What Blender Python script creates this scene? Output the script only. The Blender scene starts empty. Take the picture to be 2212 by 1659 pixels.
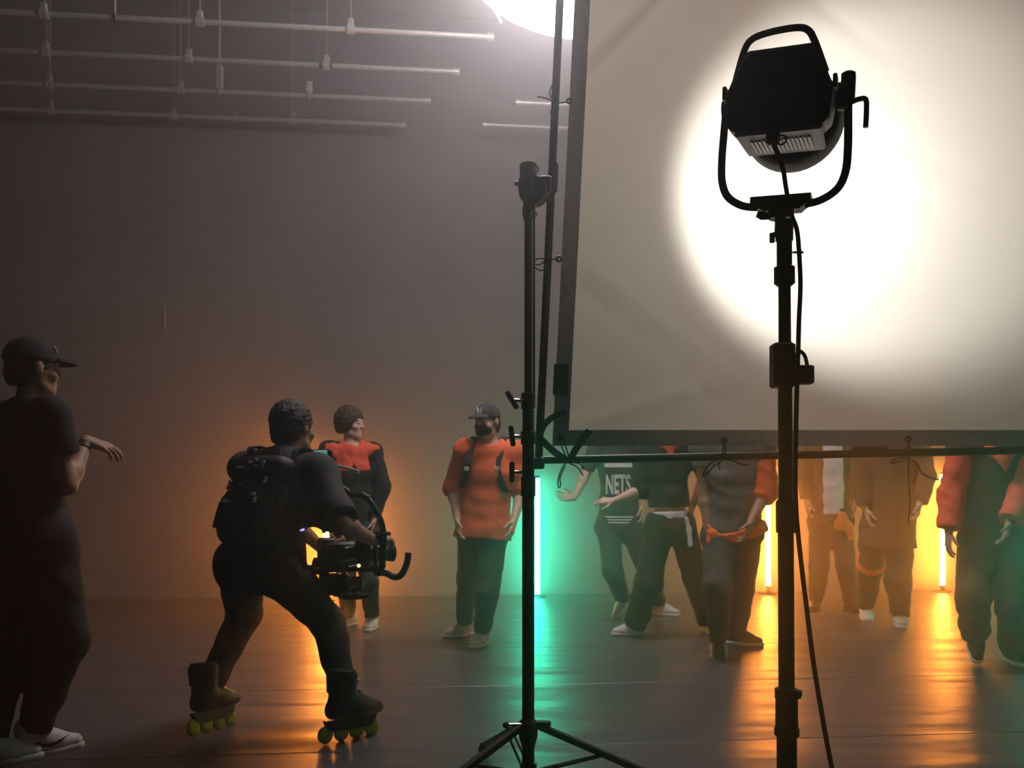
import bpy, math, random
import numpy as np
from mathutils import Vector, Matrix

random.seed(7)
SC = bpy.context.scene
C = SC.collection

# ------------------------------------------------------------------ camera
F_PX, CX, HY, CAM_H = 2000.0, 1106.0, 1056.0, 1.12
cam_data = bpy.data.cameras.new('camera')
cam_data.sensor_width = 36.0
cam_data.lens = 36.0 * F_PX / 2212.0
cam_data.shift_y = (HY - 829.5) / 2212.0
cam_data.clip_start = 0.02
cam_data.dof.use_dof = True
cam_data.dof.focus_distance = 2.7
cam_data.dof.aperture_fstop = 6.3
cam = bpy.data.objects.new('camera', cam_data)
cam.location = (0, 0, CAM_H)
cam.rotation_euler = (math.radians(90), 0, 0)
C.objects.link(cam)
SC.camera = cam

# ------------------------------------------------------------------ world: dark room filled with thin stage haze
HAZE = 0.043
world = bpy.data.worlds.new('world')
SC.world = world
world.use_nodes = True
wn = world.node_tree.nodes
wn.clear()
wo = wn.new('ShaderNodeOutputWorld')
wb = wn.new('ShaderNodeBackground')
wb.inputs['Color'].default_value = (0, 0, 0, 1)
wb.inputs['Strength'].default_value = 0
wv = wn.new('ShaderNodeVolumeScatter')
wv.inputs['Color'].default_value = (0.97, 0.95, 0.96, 1)
wv.inputs['Density'].default_value = HAZE
wv.inputs['Anisotropy'].default_value = 0.84
world.node_tree.links.new(wb.outputs[0], wo.inputs['Surface'])
world.node_tree.links.new(wv.outputs[0], wo.inputs['Volume'])

# ------------------------------------------------------------------ light levels and exposure
SPOT_W = 195.0          # the studio spotlight on the tall stand
BALLOON = 14.5           # radiance of the ceiling balloon light
TUBE_ORANGE = 170.0
TUBE_GREEN = 62.0
SC.view_settings.view_transform = 'Standard'
SC.view_settings.look = 'None'
SC.view_settings.exposure = 0.0
SC.view_settings.gamma = 1.0
SC.view_settings.use_curve_mapping = False
SC.cycles.use_denoising = True
SC.cycles.max_bounces = 4
SC.cycles.diffuse_bounces = 2
SC.cycles.glossy_bounces = 2
SC.cycles.transmission_bounces = 4
SC.cycles.volume_bounces = 0
SC.cycles.use_light_tree = False
SC.cycles.adaptive_threshold = 0.04
SC.cycles.adaptive_min_samples = 24
SC.cycles.sample_clamp_indirect = 4.0

# ------------------------------------------------------------------ helpers
def V(*a): return Vector(a)
def J(px, py, d):
    """world point seen at photo pixel (px, py) at depth d along the view axis"""
    return Vector(((px - CX) * d / F_PX, d, CAM_H - (py - HY) * d / F_PX))
def G(px, py, z=0.0):
    """point at height z seen at the pixel"""
    d = (CAM_H - z) * F_PX / (py - HY)
    return J(px, py, d)
def lerp(a, b, t): return a + (b - a) * t

def mat(name, col, rough=0.6, metal=0.0, var=0.0, scale=30.0, bump=0.0, bscale=120.0, spec=0.5, stretch=None,
        emit=None, emit_s=0.0, trans=0.0, coat=0.0):
    m = bpy.data.materials.new(name)
    m.use_nodes = True
    nt = m.node_tree
    b = nt.nodes['Principled BSDF']
    b.inputs['Base Color'].default_value = (*col, 1)
    b.inputs['Roughness'].default_value = rough
    b.inputs['Metallic'].default_value = metal
    b.inputs['Specular IOR Level'].default_value = spec
    b.inputs['Coat Weight'].default_value = coat
    tc = nt.nodes.new('ShaderNodeTexCoord')
    mp = nt.nodes.new('ShaderNodeMapping')
    nt.links.new(tc.outputs['Object'], mp.inputs['Vector'])
    if stretch: mp.inputs['Scale'].default_value = stretch
    if var > 0:
        n = nt.nodes.new('ShaderNodeTexNoise')
        n.inputs['Scale'].default_value = scale
        n.inputs['Detail'].default_value = 4
        nt.links.new(mp.outputs[0], n.inputs['Vector'])
        r = nt.nodes.new('ShaderNodeValToRGB')
        r.color_ramp.elements[0].position = 0.3
        r.color_ramp.elements[1].position = 0.7
        r.color_ramp.elements[0].color = (*[c * (1 - var) for c in col], 1)
        r.color_ramp.elements[1].color = (*[min(1, c * (1 + var)) for c in col], 1)
        nt.links.new(n.outputs['Fac'], r.inputs['Fac'])
        nt.links.new(r.outputs['Color'], b.inputs['Base Color'])
    if bump > 0:
        n2 = nt.nodes.new('ShaderNodeTexNoise')
        n2.inputs['Scale'].default_value = bscale
        n2.inputs['Detail'].default_value = 3
        nt.links.new(mp.outputs[0], n2.inputs['Vector'])
        bp = nt.nodes.new('ShaderNodeBump')
        bp.inputs['Strength'].default_value = bump
        bp.inputs['Distance'].default_value = 0.02
        nt.links.new(n2.outputs['Fac'], bp.inputs['Height'])
        nt.links.new(bp.outputs[0], b.inputs['Normal'])
    if emit:
        b.inputs['Emission Color'].default_value = (*emit, 1)
        b.inputs['Emission Strength'].default_value = emit_s
    return m

class MB:
    """collects shapes into one mesh"""
    def __init__(s): s.v = []; s.f = []
    def add(s, vs, fs):
        o = len(s.v); s.v += [tuple(p) for p in vs]; s.f += [tuple(i + o for i in q) for q in fs]; return s
    def box(s, c, h, rot=None, taper=1.0):
        R = rot or Matrix.Identity(3); c = Vector(c); vs = []
        for z in (-1, 1):
            t = taper if z > 0 else 1
            for x, y in ((-1, -1), (1, -1), (1, 1), (-1, 1)):
                vs.append(c + R @ Vector((x * h[0] * t, y * h[1] * t, z * h[2])))
        return s.add(vs, [(3, 2, 1, 0), (4, 5, 6, 7), (0, 1, 5, 4), (1, 2, 6, 5), (2, 3, 7, 6), (3, 0, 4, 7)])
    def bbox(s, c, h, b=0.004, rot=None):
        """box with chamfered edges"""
        R = rot or Matrix.Identity(3); c = Vector(c)
        b = min(b, *[x * 0.6 for x in h])
        rings = []
        for z, i in ((-h[2], b), (-h[2] + b, 0), (h[2] - b, 0), (h[2], b)):
            x, y = h[0] - i, h[1] - i; k = b
            ring = [(-x + k, -y), (x - k, -y), (x, -y + k), (x, y - k), (x - k, y), (-x + k, y), (-x, y - k), (-x, -y + k)]
            rings.append([c + R @ Vector((p[0], p[1], z)) for p in ring])
        return s.loft(rings)
    def loft(s, rings, cap=True, closed=True):
        n = len(rings[0]); vs = [p for r in rings for p in r]; fs = []
        for i in range(len(rings) - 1):
            for j in range(n if closed else n - 1):
                k = (j + 1) % n
                fs.append((i * n + j, i * n + k, (i + 1) * n + k, (i + 1) * n + j))
        if cap:
            fs.append(tuple(range(n - 1, -1, -1)))
            fs.append(tuple((len(rings) - 1) * n + j for j in range(n)))
        return s.add(vs, fs)
    def tube(s, pts, r, n=10, cap=True, sx=1.0):
        pts = [Vector(p) for p in pts]
        rs = r if isinstance(r, (list, tuple)) else [r] * len(pts)
        rings = []; up = None
        for i, p in enumerate(pts):
            if i == 0: t = pts[1] - pts[0]
            elif i == len(pts) - 1: t = pts[-1] - pts[-2]
            else: t = (pts[i + 1] - p).normalized() + (p - pts[i - 1]).normalized()
            if t.length < 1e-9: t = Vector((0, 0, 1))
            t.normalize()
            if up is None:
                up = Vector((0, 0, 1)) if abs(t.z) < 0.9 else Vector((0, 1, 0))
            a = t.cross(up)
            if a.length < 1e-6: a = t.orthogonal()
            a.normalize(); b = a.cross(t).normalized(); up = b
            rings.append([p + (a * math.cos(2 * math.pi * k / n) * sx + b * math.sin(2 * math.pi * k / n)) * rs[i] for k in range(n)])
        return s.loft(rings, cap)
    def cyl(s, a, b, r, r2=None, n=16): return s.tube([a, b], [r, r if r2 is None else r2], n)
    def lathe(s, o, axis, prof, n=20):
        o = Vector(o); ax = Vector(axis).normalized(); u = ax.orthogonal().normalized(); w = ax.cross(u)
        rings = [[o + ax * h + (u * math.cos(2 * math.pi * k / n) + w * math.sin(2 * math.pi * k / n)) * max(r, 1e-4) for k in range(n)] for h, r in prof]
        return s.loft(rings)
    def ball(s, c, r, n=14, m=8):
        c = Vector(c); rr = r if isinstance(r, (tuple, list)) else (r, r, r)
        rings = [[c + Vector((rr[0] * math.sin(t) * math.cos(2 * math.pi * k / n), rr[1] * math.sin(t) * math.sin(2 * math.pi * k / n), -rr[2] * math.cos(t))) for k in range(n)]
                 for t in [max(0.02, math.pi * i / m) if i < m else math.pi - 0.02 for i in range(m + 1)]]
        return s.loft(rings)
    def torus(s, c, axis, R, r, n=24, m=8, a0=0, a1=2 * math.pi):
        c = Vector(c); ax = Vector(axis).normalized(); u = ax.orthogonal().normalized(); w = ax.cross(u)
        full = abs(a1 - a0 - 2 * math.pi) < 1e-6
        pts = [c + (u * math.cos(a0 + (a1 - a0) * i / n) + w * math.sin(a0 + (a1 - a0) * i / n)) * R for i in range(n + 1)]
        return s.tube(pts, r, m, cap=not full)
    def prism(s, poly, o, u, v, w, depth):
        """polygon (2D points) in plane o,u,v extruded along w by +-depth"""
        o, u, v, w = Vector(o), Vector(u), Vector(v), Vector(w)
        return s.loft([[o + u * p[0] + v * p[1] - w * depth for p in poly], [o + u * p[0] + v * p[1] + w * depth for p in poly]])
    def xf(s, M):
        s.v = [tuple(M @ Vector(p)) for p in s.v]; return s

def obj(name, mb, m, parent=None, smooth=True, angle=35):
    me = bpy.data.meshes.new(name)
    me.from_pydata(mb.v, [], mb.f)
    me.materials.append(m)
    import bmesh
    bm = bmesh.new(); bm.from_mesh(me)
    bmesh.ops.recalc_face_normals(bm, faces=bm.faces)
    if smooth:
        for f in bm.faces: f.smooth = True
        lim = math.radians(angle)
        for e in bm.edges:
            if len(e.link_faces) == 2 and e.calc_face_angle(0) > lim: e.smooth = False
    bm.to_mesh(me); bm.free()
    o = bpy.data.objects.new(name, me); C.objects.link(o)
    if parent: o.parent = parent
    return o

def tag(o, label, cat, group=None):
    o['label'] = label; o['category'] = cat
    if group: o['group'] = group
    return o
def thing(name, label, cat, loc=(0, 0, 0), group=None):
    o = bpy.data.objects.new(name, None); C.objects.link(o)
    o.empty_display_size = 0.1
    o.location = loc
    return tag(o, label, cat, group)
def attach(o, root):
    """parent o (built in world coordinates) under root"""
    o.parent = root
    o.matrix_parent_inverse = Matrix.Translation(root.location).inverted()
    return o
def part(name, mb, m, root, label=None, angle=35, smooth=True):
    o = obj(name, mb, m, None, smooth, angle)
    if label: o['label'] = label
    return attach(o, root)
def subpart(name, mb, m, parent, label=None, angle=35):
    o = obj(name, mb, m, None, True, angle)
    o.parent = parent
    if parent.parent:
        o.matrix_parent_inverse = Matrix.Translation(parent.parent.location).inverted() @ Matrix.Identity(4)
        o.matrix_parent_inverse = Matrix.Identity(4)
    if label: o['label'] = label
    return o
def struct(name, mb, m):
    o = obj(name, mb, m, None, True, 30); o['kind'] = 'structure'; return o

# ------------------------------------------------------------------ implicit surfaces (people, cloth, soft things)
class SDF:
    def __init__(s): s.p = []
    def rc(s, a, b, ra, rb, k=0.03, sq=None, flat=(0, 0), op='u'):
        """round cone from a to b; sq=(axis, factor) flattens the section; flat cuts an end square"""
        a = np.array(a, np.float32); b = np.array(b, np.float32)
        m = max(ra, rb); lo = np.minimum(a, b) - m; hi = np.maximum(a, b) + m
        def f(P):
            Q = P - a; ab = b - a
            if sq:
                n = np.array(sq[0], np.float32); n /= np.linalg.norm(n); q = 1.0 / sq[1] - 1.0
                Q = Q + (Q @ n)[..., None] * n * q
                ab = ab + (ab @ n) * n * q
            L2 = max(float(ab @ ab), 1e-9)
            t = (Q @ ab) / L2; tc = np.clip(t, 0, 1)
            D = np.linalg.norm(Q - tc[..., None] * ab, axis=-1) - (ra + (rb - ra) * tc)
            if sq: D = D * (0.5 + 0.5 * sq[1])
            L = math.sqrt(L2)
            if flat[0]: D = np.maximum(D, -t * L)
            if flat[1]: D = np.maximum(D, (t - 1) * L)
            return D
        s.p.append((op, lo, hi, f, k)); return s
    def ell(s, c, r, R=None, k=0.02, op='u'):
        c = np.array(c, np.float32); r = np.array(r, np.float32); m = float(r.max())
        M = np.array(R if R is not None else np.eye(3), np.float32)   # columns = axes
        def f(P):
            Q = (P - c) @ M
            k0 = np.linalg.norm(Q / r, axis=-1); k1 = np.linalg.norm(Q / (r * r), axis=-1)
            return k0 * (k0 - 1.0) / np.maximum(k1, 1e-6)
        s.p.append((op, c - m, c + m, f, k)); return s
    def box(s, c, h, R=None, rd=0.01, k=0.02, op='u'):
        c = np.array(c, np.float32); h = np.array(h, np.float32); m = float(np.linalg.norm(h))
        M = np.array(R if R is not None else np.eye(3), np.float32)
        def f(P):
            Q = np.abs((P - c) @ M) - (h - rd)
            return np.linalg.norm(np.maximum(Q, 0), axis=-1) + np.minimum(Q.max(-1), 0) - rd
        s.p.append((op, c - m, c + m, f, k)); return s
    def cut(s, pt, n, k=0.004):
        """remove everything on the side the normal points to"""
        pt = np.array(pt, np.float32); n = np.array(n, np.float32); n = n / np.linalg.norm(n)
        s.p.append(('c', None, None, lambda P: (P - pt) @ n, k)); return s
    def mesh(s, res, folds=0.0, ff=30.0, seed=0):
        lo = np.min([p[1] for p in s.p if p[0] == 'u'], 0) - 4 * res
        hi = np.max([p[2] for p in s.p if p[0] == 'u'], 0) + 4 * res
        n = np.ceil((hi - lo) / res).astype(int) + 1
        ax = [lo[i] + res * np.arange(n[i], dtype=np.float32) for i in range(3)]
        Fd = np.full(n, 1.0, np.float32)
        for op, l, h, f, k in s.p:
            if l is None: sl = tuple(slice(0, n[i]) for i in range(3))
            else:
                mg = k + 2.6 * res
                i0 = np.clip(np.floor((l - mg - lo) / res).astype(int), 0, n); i1 = np.clip(np.ceil((h + mg - lo) / res).astype(int) + 1, 0, n)
                if (i1 <= i0).any(): continue
                sl = tuple(slice(i0[i], i1[i]) for i in range(3))
            P = np.stack(np.meshgrid(ax[0][sl[0]], ax[1][sl[1]], ax[2][sl[2]], indexing='ij'), -1)
            D = f(P).astype(np.float32); A = Fd[sl]
            if op == 'u':
                hh = np.maximum(k - np.abs(A - D), 0) / k
                Fd[sl] = np.minimum(A, D) - hh * hh * k * 0.25
            else:
                if op == 's': D = -D
                hh = np.maximum(k - np.abs(A - D), 0) / k
                Fd[sl] = np.maximum(A, D) + hh * hh * k * 0.25
        if folds > 0:
            idx = np.nonzero(np.abs(Fd) < 0.05)
            P = np.stack([ax[i][idx[i]] for i in range(3)], -1)
            rg = np.random.RandomState(seed); acc = np.zeros(len(P), np.float32)
            for q in range(5):
                a = rg.normal(size=3) * ff; b2 = rg.normal(size=3) * ff * 0.5
                acc += np.sin(P @ a + rg.uniform(0, 6) + 1.5 * np.sin(P @ b2 + rg.uniform(0, 6)))
            Fd[idx] += (folds * acc / 2.2).astype(np.float32)
        return nets(Fd, lo, res)

def nets(Fd, lo, res):
    S = Fd < 0
    n = Fd.shape
    cs = np.zeros((n[0] - 1, n[1] - 1, n[2] - 1), np.int8)
    corners = [(x, y, z) for x in (0, 1) for y in (0, 1) for z in (0, 1)]
    for x, y, z in corners:
        cs += S[x:n[0] - 1 + x, y:n[1] - 1 + y, z:n[2] - 1 + z]
    act = (cs > 0) & (cs < 8)
    ijk = np.argwhere(act)
    idx = np.full(act.shape, -1, np.int32); idx[act] = np.arange(len(ijk))
    vals = np.stack([Fd[ijk[:, 0] + x, ijk[:, 1] + y, ijk[:, 2] + z] for x, y, z in corners], 1)
    pos = np.zeros((len(ijk), 3), np.float32); cnt = np.zeros(len(ijk), np.float32)
    cc = np.array(corners, np.float32)
    for a in range(8):
        for b in range(a + 1, 8):
            if np.abs(cc[a] - cc[b]).sum() != 1: continue
            va, vb = vals[:, a], vals[:, b]
            m = (va < 0) != (vb < 0)
            t = va[m] / (va[m] - vb[m])
            pos[m] += cc[a] + (cc[b] - cc[a]) * t[:, None]; cnt[m] += 1
    verts = lo + res * (ijk + pos / np.maximum(cnt, 1)[:, None])
    quads = []
    for axn in range(3):
        o1, o2 = [(1, 2), (2, 0), (0, 1)][axn]
        sa = [slice(None)] * 3; sb = [slice(None)] * 3
        sa[axn] = slice(0, -1); sb[axn] = slice(1, None)
        e = np.argwhere(S[tuple(sa)] != S[tuple(sb)])
        e = e[(e[:, o1] > 0) & (e[:, o2] > 0) & (e[:, o1] < n[o1] - 1) & (e[:, o2] < n[o2] - 1)]
        ins = S[e[:, 0], e[:, 1], e[:, 2]]
        def g(d1, d2):
            q = e.copy(); q[:, o1] += d1; q[:, o2] += d2
            return idx[q[:, 0], q[:, 1], q[:, 2]]
        q = np.stack([g(-1, -1), g(0, -1), g(0, 0), g(-1, 0)], 1)
        q[~ins] = q[~ins][:, ::-1]
        quads.append(q)
    return verts.astype(np.float32), np.concatenate(quads).astype(np.int32)

def npmesh(name, parts, m):
    """one mesh object from (verts, quads) arrays"""
    vs, qs, o = [], [], 0
    for v, q in parts:
        vs.append(v); qs.append(q + o); o += len(v)
    v = np.concatenate(vs); q = np.concatenate(qs)
    me = bpy.data.meshes.new(name)
    me.vertices.add(len(v)); me.vertices.foreach_set('co', v.ravel())
    me.loops.add(q.size); me.loops.foreach_set('vertex_index', q.ravel())
    me.polygons.add(len(q)); me.polygons.foreach_set('loop_start', np.arange(0, q.size, 4, dtype=np.int32))
    me.polygons.foreach_set('use_smooth', np.ones(len(q), bool))
    me.update(calc_edges=True); me.validate()
    me.materials.append(m)
    ob = bpy.data.objects.new(name, me); C.objects.link(ob)
    return ob
def sdfpart(name, sdf, res, m, root, folds=0.0, ff=30.0, seed=0, label=None):
    o = npmesh(name, [sdf.mesh(res, folds, ff, seed)], m)
    if label: o['label'] = label
    return attach(o, root)
def sdfsub(name, sdf, res, m, parent, folds=0.0, ff=30.0, seed=0, label=None):
    o = npmesh(name, [sdf.mesh(res, folds, ff, seed)], m)
    o.parent = parent
    if label: o['label'] = label
    return o

# ------------------------------------------------------------------ materials
M = {}
M['wall'] = mat('wall_paint', (0.23, 0.21, 0.205), 0.85, var=0.06, scale=1.5, bump=0.05, bscale=40)
M['side'] = mat('dark_drape_wall', (0.045, 0.04, 0.04), 0.9, var=0.15, scale=2)
M['ceil'] = mat('ceiling_paint', (0.30, 0.27, 0.275), 0.9, var=0.08, scale=2)
M['black_metal'] = mat('black_powder_coat', (0.012, 0.011, 0.010), 0.42, metal=0.2, var=0.2, scale=60)
M['black_plastic'] = mat('black_plastic', (0.014, 0.013, 0.012), 0.5, var=0.15, scale=40)
M['dark_grey'] = mat('dark_grey_metal', (0.035, 0.034, 0.032), 0.38, metal=0.6, var=0.15, scale=50)
M['steel'] = mat('galvanised_steel', (0.56, 0.52, 0.51), 0.30, metal=0.35, var=0.12, scale=25)
M['chrome'] = mat('chrome', (0.75, 0.74, 0.72), 0.18, metal=1.0, var=0.05)
M['rubber'] = mat('cable_rubber', (0.010, 0.009, 0.009), 0.55, var=0.1)
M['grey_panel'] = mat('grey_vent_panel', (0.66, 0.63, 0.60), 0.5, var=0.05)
M['web'] = mat('black_webbing', (0.02, 0.019, 0.016), 0.8, var=0.2, scale=200, bump=0.2, bscale=300)
M['cord'] = mat('dark_cord', (0.02, 0.017, 0.014), 0.8, var=0.2, scale=200)
M['hem'] = mat('frame_hem_canvas', (0.42, 0.37, 0.31), 0.85, var=0.1, scale=80, bump=0.1, bscale=300)
M['brass'] = mat('brass_grommet', (0.55, 0.5, 0.42), 0.3, metal=1.0, var=0.1)
M['orange_tube'] = mat('orange_light', (0.9, 0.5, 0.2), 0.4, emit=(1.0, 0.285, 0.032), emit_s=TUBE_ORANGE)
M['green_tube'] = mat('green_light', (0.2, 0.9, 0.6), 0.4, emit=(0.025, 1.0, 0.58), emit_s=TUBE_GREEN)
M['balloon'] = mat('lit_balloon_silk', (0.9, 0.88, 0.9), 0.7, emit=(1.0, 0.90, 0.92), emit_s=BALLOON)
M['lens'] = mat('lit_lens', (0.9, 0.9, 0.9), 0.2, emit=(1.0, 0.97, 0.92), emit_s=30)

def floor_mat():
    m = bpy.data.materials.new('black_vinyl_floor'); m.use_nodes = True
    nt = m.node_tree; b = nt.nodes['Principled BSDF']
    b.inputs['Roughness'].default_value = 0.26
    b.inputs['Specular IOR Level'].default_value = 0.55
    tc = nt.nodes.new('ShaderNodeTexCoord')
    n = nt.nodes.new('ShaderNodeTexNoise'); n.inputs['Scale'].default_value = 3.0; n.inputs['Detail'].default_value = 6
    nt.links.new(tc.outputs['Object'], n.inputs['Vector'])
    r = nt.nodes.new('ShaderNodeValToRGB')
    r.color_ramp.elements[0].color = (0.070, 0.064, 0.064, 1); r.color_ramp.elements[1].color = (0.105, 0.096, 0.096, 1)
    nt.links.new(n.outputs['Fac'], r.inputs['Fac']); nt.links.new(r.outputs['Color'], b.inputs['Base Color'])
    rr = nt.nodes.new('ShaderNodeMapRange'); rr.inputs['To Min'].default_value = 0.33; rr.inputs['To Max'].default_value = 0.43
    nt.links.new(n.outputs['Fac'], rr.inputs['Value']); nt.links.new(rr.outputs[0], b.inputs['Roughness'])
    mp = nt.nodes.new('ShaderNodeMapping'); mp.inputs['Scale'].default_value = (0.45, 1.35, 1)
    nt.links.new(tc.outputs['Object'], mp.inputs['Vector'])
    n2 = nt.nodes.new('ShaderNodeTexNoise'); n2.inputs['Scale'].default_value = 2.2; n2.inputs['Detail'].default_value = 2
    nt.links.new(mp.outputs[0], n2.inputs['Vector'])
    n3 = nt.nodes.new('ShaderNodeTexNoise'); n3.inputs['Scale'].default_value = 14; n3.inputs['Detail'].default_value = 3
    nt.links.new(tc.outputs['Object'], n3.inputs['Vector'])
    ad = nt.nodes.new('ShaderNodeMath'); ad.operation = 'MULTIPLY_ADD'; ad.inputs[1].default_value = 0.03
    nt.links.new(n3.outputs['Fac'], ad.inputs[0]); nt.links.new(n2.outputs['Fac'], ad.inputs[2])
    bp = nt.nodes.new('ShaderNodeBump'); bp.inputs['Strength'].default_value = 0.4; bp.inputs['Distance'].default_value = 0.06
    nt.links.new(ad.outputs[0], bp.inputs['Height']); nt.links.new(bp.outputs[0], b.inputs['Normal'])
    return m
M['floor'] = floor_mat()

def silk_mat():
    m = bpy.data.materials.new('diffusion_silk'); m.use_nodes = True
    nt = m.node_tree; nt.nodes.clear()
    out = nt.nodes.new('ShaderNodeOutputMaterial')
    d = nt.nodes.new('ShaderNodeBsdfDiffuse'); t = nt.nodes.new('ShaderNodeBsdfTranslucent'); mx = nt.nodes.new('ShaderNodeMixShader')
    tc = nt.nodes.new('ShaderNodeTexCoord')
    n = nt.nodes.new('ShaderNodeTexNoise'); n.inputs['Scale'].default_value = 400
    nt.links.new(tc.outputs['Object'], n.inputs['Vector'])
    r = nt.nodes.new('ShaderNodeValToRGB')
    r.color_ramp.elements[0].color = (0.78, 0.69, 0.57, 1); r.color_ramp.elements[1].color = (0.86, 0.77, 0.65, 1)
    nt.links.new(n.outputs['Fac'], r.inputs['Fac'])
    nt.links.new(r.outputs['Color'], d.inputs['Color']); nt.links.new(r.outputs['Color'], t.inputs['Color'])
    mx.inputs[0].default_value = 0.38
    nt.links.new(d.outputs[0], mx.inputs[1]); nt.links.new(t.outputs[0], mx.inputs[2]); nt.links.new(mx.outputs[0], out.inputs['Surface'])
    return m
M['silk'] = silk_mat()

# ------------------------------------------------------------------ the room, turned a few degrees against the camera
YAW = math.radians(6.0)
RM = Matrix.Rotation(YAW, 4, 'Z')
WALL_Y = 9.8 * math.cos(YAW)
XL, XR, YF, ZC = -6.6, 7.4, -4.0, 6.06
def R(x, y, z): return RM @ Vector((x, y, z))
def slab(x0, x1, y0, y1, z0, z1):
    return MB().box(((x0 + x1) / 2, (y0 + y1) / 2, (z0 + z1) / 2), ((x1 - x0) / 2, (y1 - y0) / 2, (z1 - z0) / 2)).xf(RM)
struct('wall_back', slab(XL - .2, XR + .2, WALL_Y, WALL_Y + .2, -.05, ZC + .2), M['wall'])
struct('wall_left', slab(XL - .2, XL, YF, WALL_Y, -.05, ZC + .2), M['side'])
struct('wall_right', slab(XR, XR + .2, YF, WALL_Y, -.05, ZC + .2), M['side'])
struct('wall_front', slab(XL - .2, XR + .2, YF - .2, YF, -.05, ZC + .2), M['side'])
struct('ceiling', slab(XL - .2, XR + .2, YF - .2, WALL_Y + .2, ZC, ZC + .2), M['ceil'])
floor = struct('floor', slab(XL - .2, XR + .2, YF - .2, WALL_Y + .2, -.25, -.012), M['side'])
seams = [YF, -2.2, -0.95, 0.3, 1.55, 2.8, 4.0, 5.25, 6.5, 7.72, 8.9, WALL_Y - 0.004]
for a, b in zip(seams[:-1], seams[1:]):
    g = 0.0035
    mb = MB().bbox(((XL + XR) / 2, (a + b) / 2, -.006), ((XR - XL) / 2 - .01, (b - a) / 2 - g, .006), .003).xf(RM)
    o = obj('floor_sheet', mb, M['floor'], None); o.parent = floor

# ------------------------------------------------------------------ ceiling pipe grid
PIPE_Z = 4.8
pipe_ends = [(1066, 80), (992, 155), (930, 218), (876, 270)]
dirp = Vector((math.cos(YAW), math.sin(YAW), 0))
def on_pipe(k, px):
    e = J(*pipe_ends[k], 2000 * (PIPE_Z - CAM_H) / (HY - pipe_ends[k][1]))
    # point on the pipe that is seen at column px
    q = (px - CX) / F_PX
    t = (q * e.y - e.x) / (dirp.x - q * dirp.y)
    return e + dirp * t
names = ['nearest the camera', 'second from the camera', 'third from the camera', 'farthest from the camera, by the wall']
clampx = [[95, 432, 758], [100, 408, 706], [107, 390], [110, 376, 632]]
for k in range(4):
    a, b = on_pipe(k, -160), on_pipe(k, pipe_ends[k][0])
    root = thing('ceiling_pipe', 'long steel lighting pipe under the ceiling, ' + names[k], 'pipe', a, 'pipes of the ceiling grid')
    part('pipe', MB().cyl(a, b, .021, n=14), M['steel'], root)
    part('end_cap', MB().lathe(b - dirp * .05, dirp, [(0, .021), (0, .03), (.05, .03), (.055, .02)], 14), M['steel'], root)
    for x in clampx[k]:
        c = on_pipe(k, x)
        mb = MB().lathe(c - dirp * .03, dirp, [(0, .022), (0, .036), (.06, .036), (.06, .022)], 12)
        mb.bbox(c + V(0, 0, .055), (.022, .022, .03), .004)
        cl = part('clamp', mb, M['steel'], root)
        rod = MB().cyl(c + V(0, 0, .08), V(c.x, c.y, ZC), .0035, n=6)
        subpart('drop_rod', rod, M['steel'], cl)
# small fittings that hang on the pipes
c = on_pipe(1, 486); c3 = on_pipe(2, 474)
root = thing('hanging_box', 'slim grey junction box hanging on a rod between the ceiling pipes', 'junction box', c3)
part('box', MB().bbox(c3 + V(0, 0, .13), (.035, .03, .115), .008), M['steel'], root)
part('rod', MB().cyl(c3 + V(0, 0, .24), V(c3.x, c3.y, ZC), .012, n=8), M['steel'], root)
part('hook', MB().torus(c3, dirp, .03, .008, 16, 6), M['steel'], root)
c = on_pipe(2, 668)
root = thing('pipe_hook_clamp', 'pale upright hook clamp left on the third ceiling pipe', 'clamp', c)
part('hook', MB().torus(c, dirp, .032, .01, 16, 6), M['steel'], root)
part('shank', MB().bbox(c + V(0, 0, .08), (.028, .02, .055), .008), M['grey_panel'], root)
c = on_pipe(0, 248)
root = thing('hanger_rod', 'thin vertical hanger rod above the nearest ceiling pipe', 'rod', c)
part('rod', MB().cyl(c + V(0, 0, .02), V(c.x, c.y, ZC), .012, n=8), M['steel'], root)
part('collar', MB().torus(c, dirp, .027, .007, 14, 6), M['dark_grey'], root)
c = on_pipe(1, 690)
root = thing('tape_wraps', 'dark tape wraps around the second ceiling pipe', 'tape', c)
for dx in (0, .05, .09): part('wrap', MB().cyl(c + dirp * dx, c + dirp * (dx + .018), .0235, n=12), M['black_plastic'], root)
c = on_pipe(3, 510)
root = thing('small_pipe_clip', 'small clip on the farthest ceiling pipe', 'clip', c)
part('ring', MB().torus(c, dirp, .026, .006, 14, 6), M['steel'], root)
part('tab', MB().bbox(c + V(0, 0, .05), (.008, .006, .028), .002), M['steel'], root)
# two short pipes of the next bay, half hidden by the diffusion frame
for (x0, y0, lab) in ((1112, 221, 'upper'), (1042, 269, 'lower')):
    d = 2000 * (PIPE_Z - CAM_H) / (HY - y0); a = J(x0, y0, d); b = a + dirp * 2.6
    root = thing('ceiling_pipe', lab + ' of the two pale ceiling pipes running behind the cloth frame', 'pipe', a, 'pipes of the ceiling grid')
    part('pipe', MB().cyl(a, b, .021, n=14), M['steel'], root)
    part('end_cap', MB().lathe(a, dirp, [(0, .02), (.005, .03), (.05, .03), (.05, .021)], 14), M['steel'], root)
    cl = part('clamp', MB().lathe(a + dirp * 1.2, dirp, [(0, .022), (0, .036), (.06, .036), (.06, .022)], 12), M['steel'], root)
    subpart('drop_rod', MB().cyl(a + dirp * 1.23 + V(0, 0, .03), a + dirp * 1.23 + V(0, 0, ZC - PIPE_Z), .008, n=8), M['dark_grey'], cl)
c = J(1066, 10, 7.3)
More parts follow.
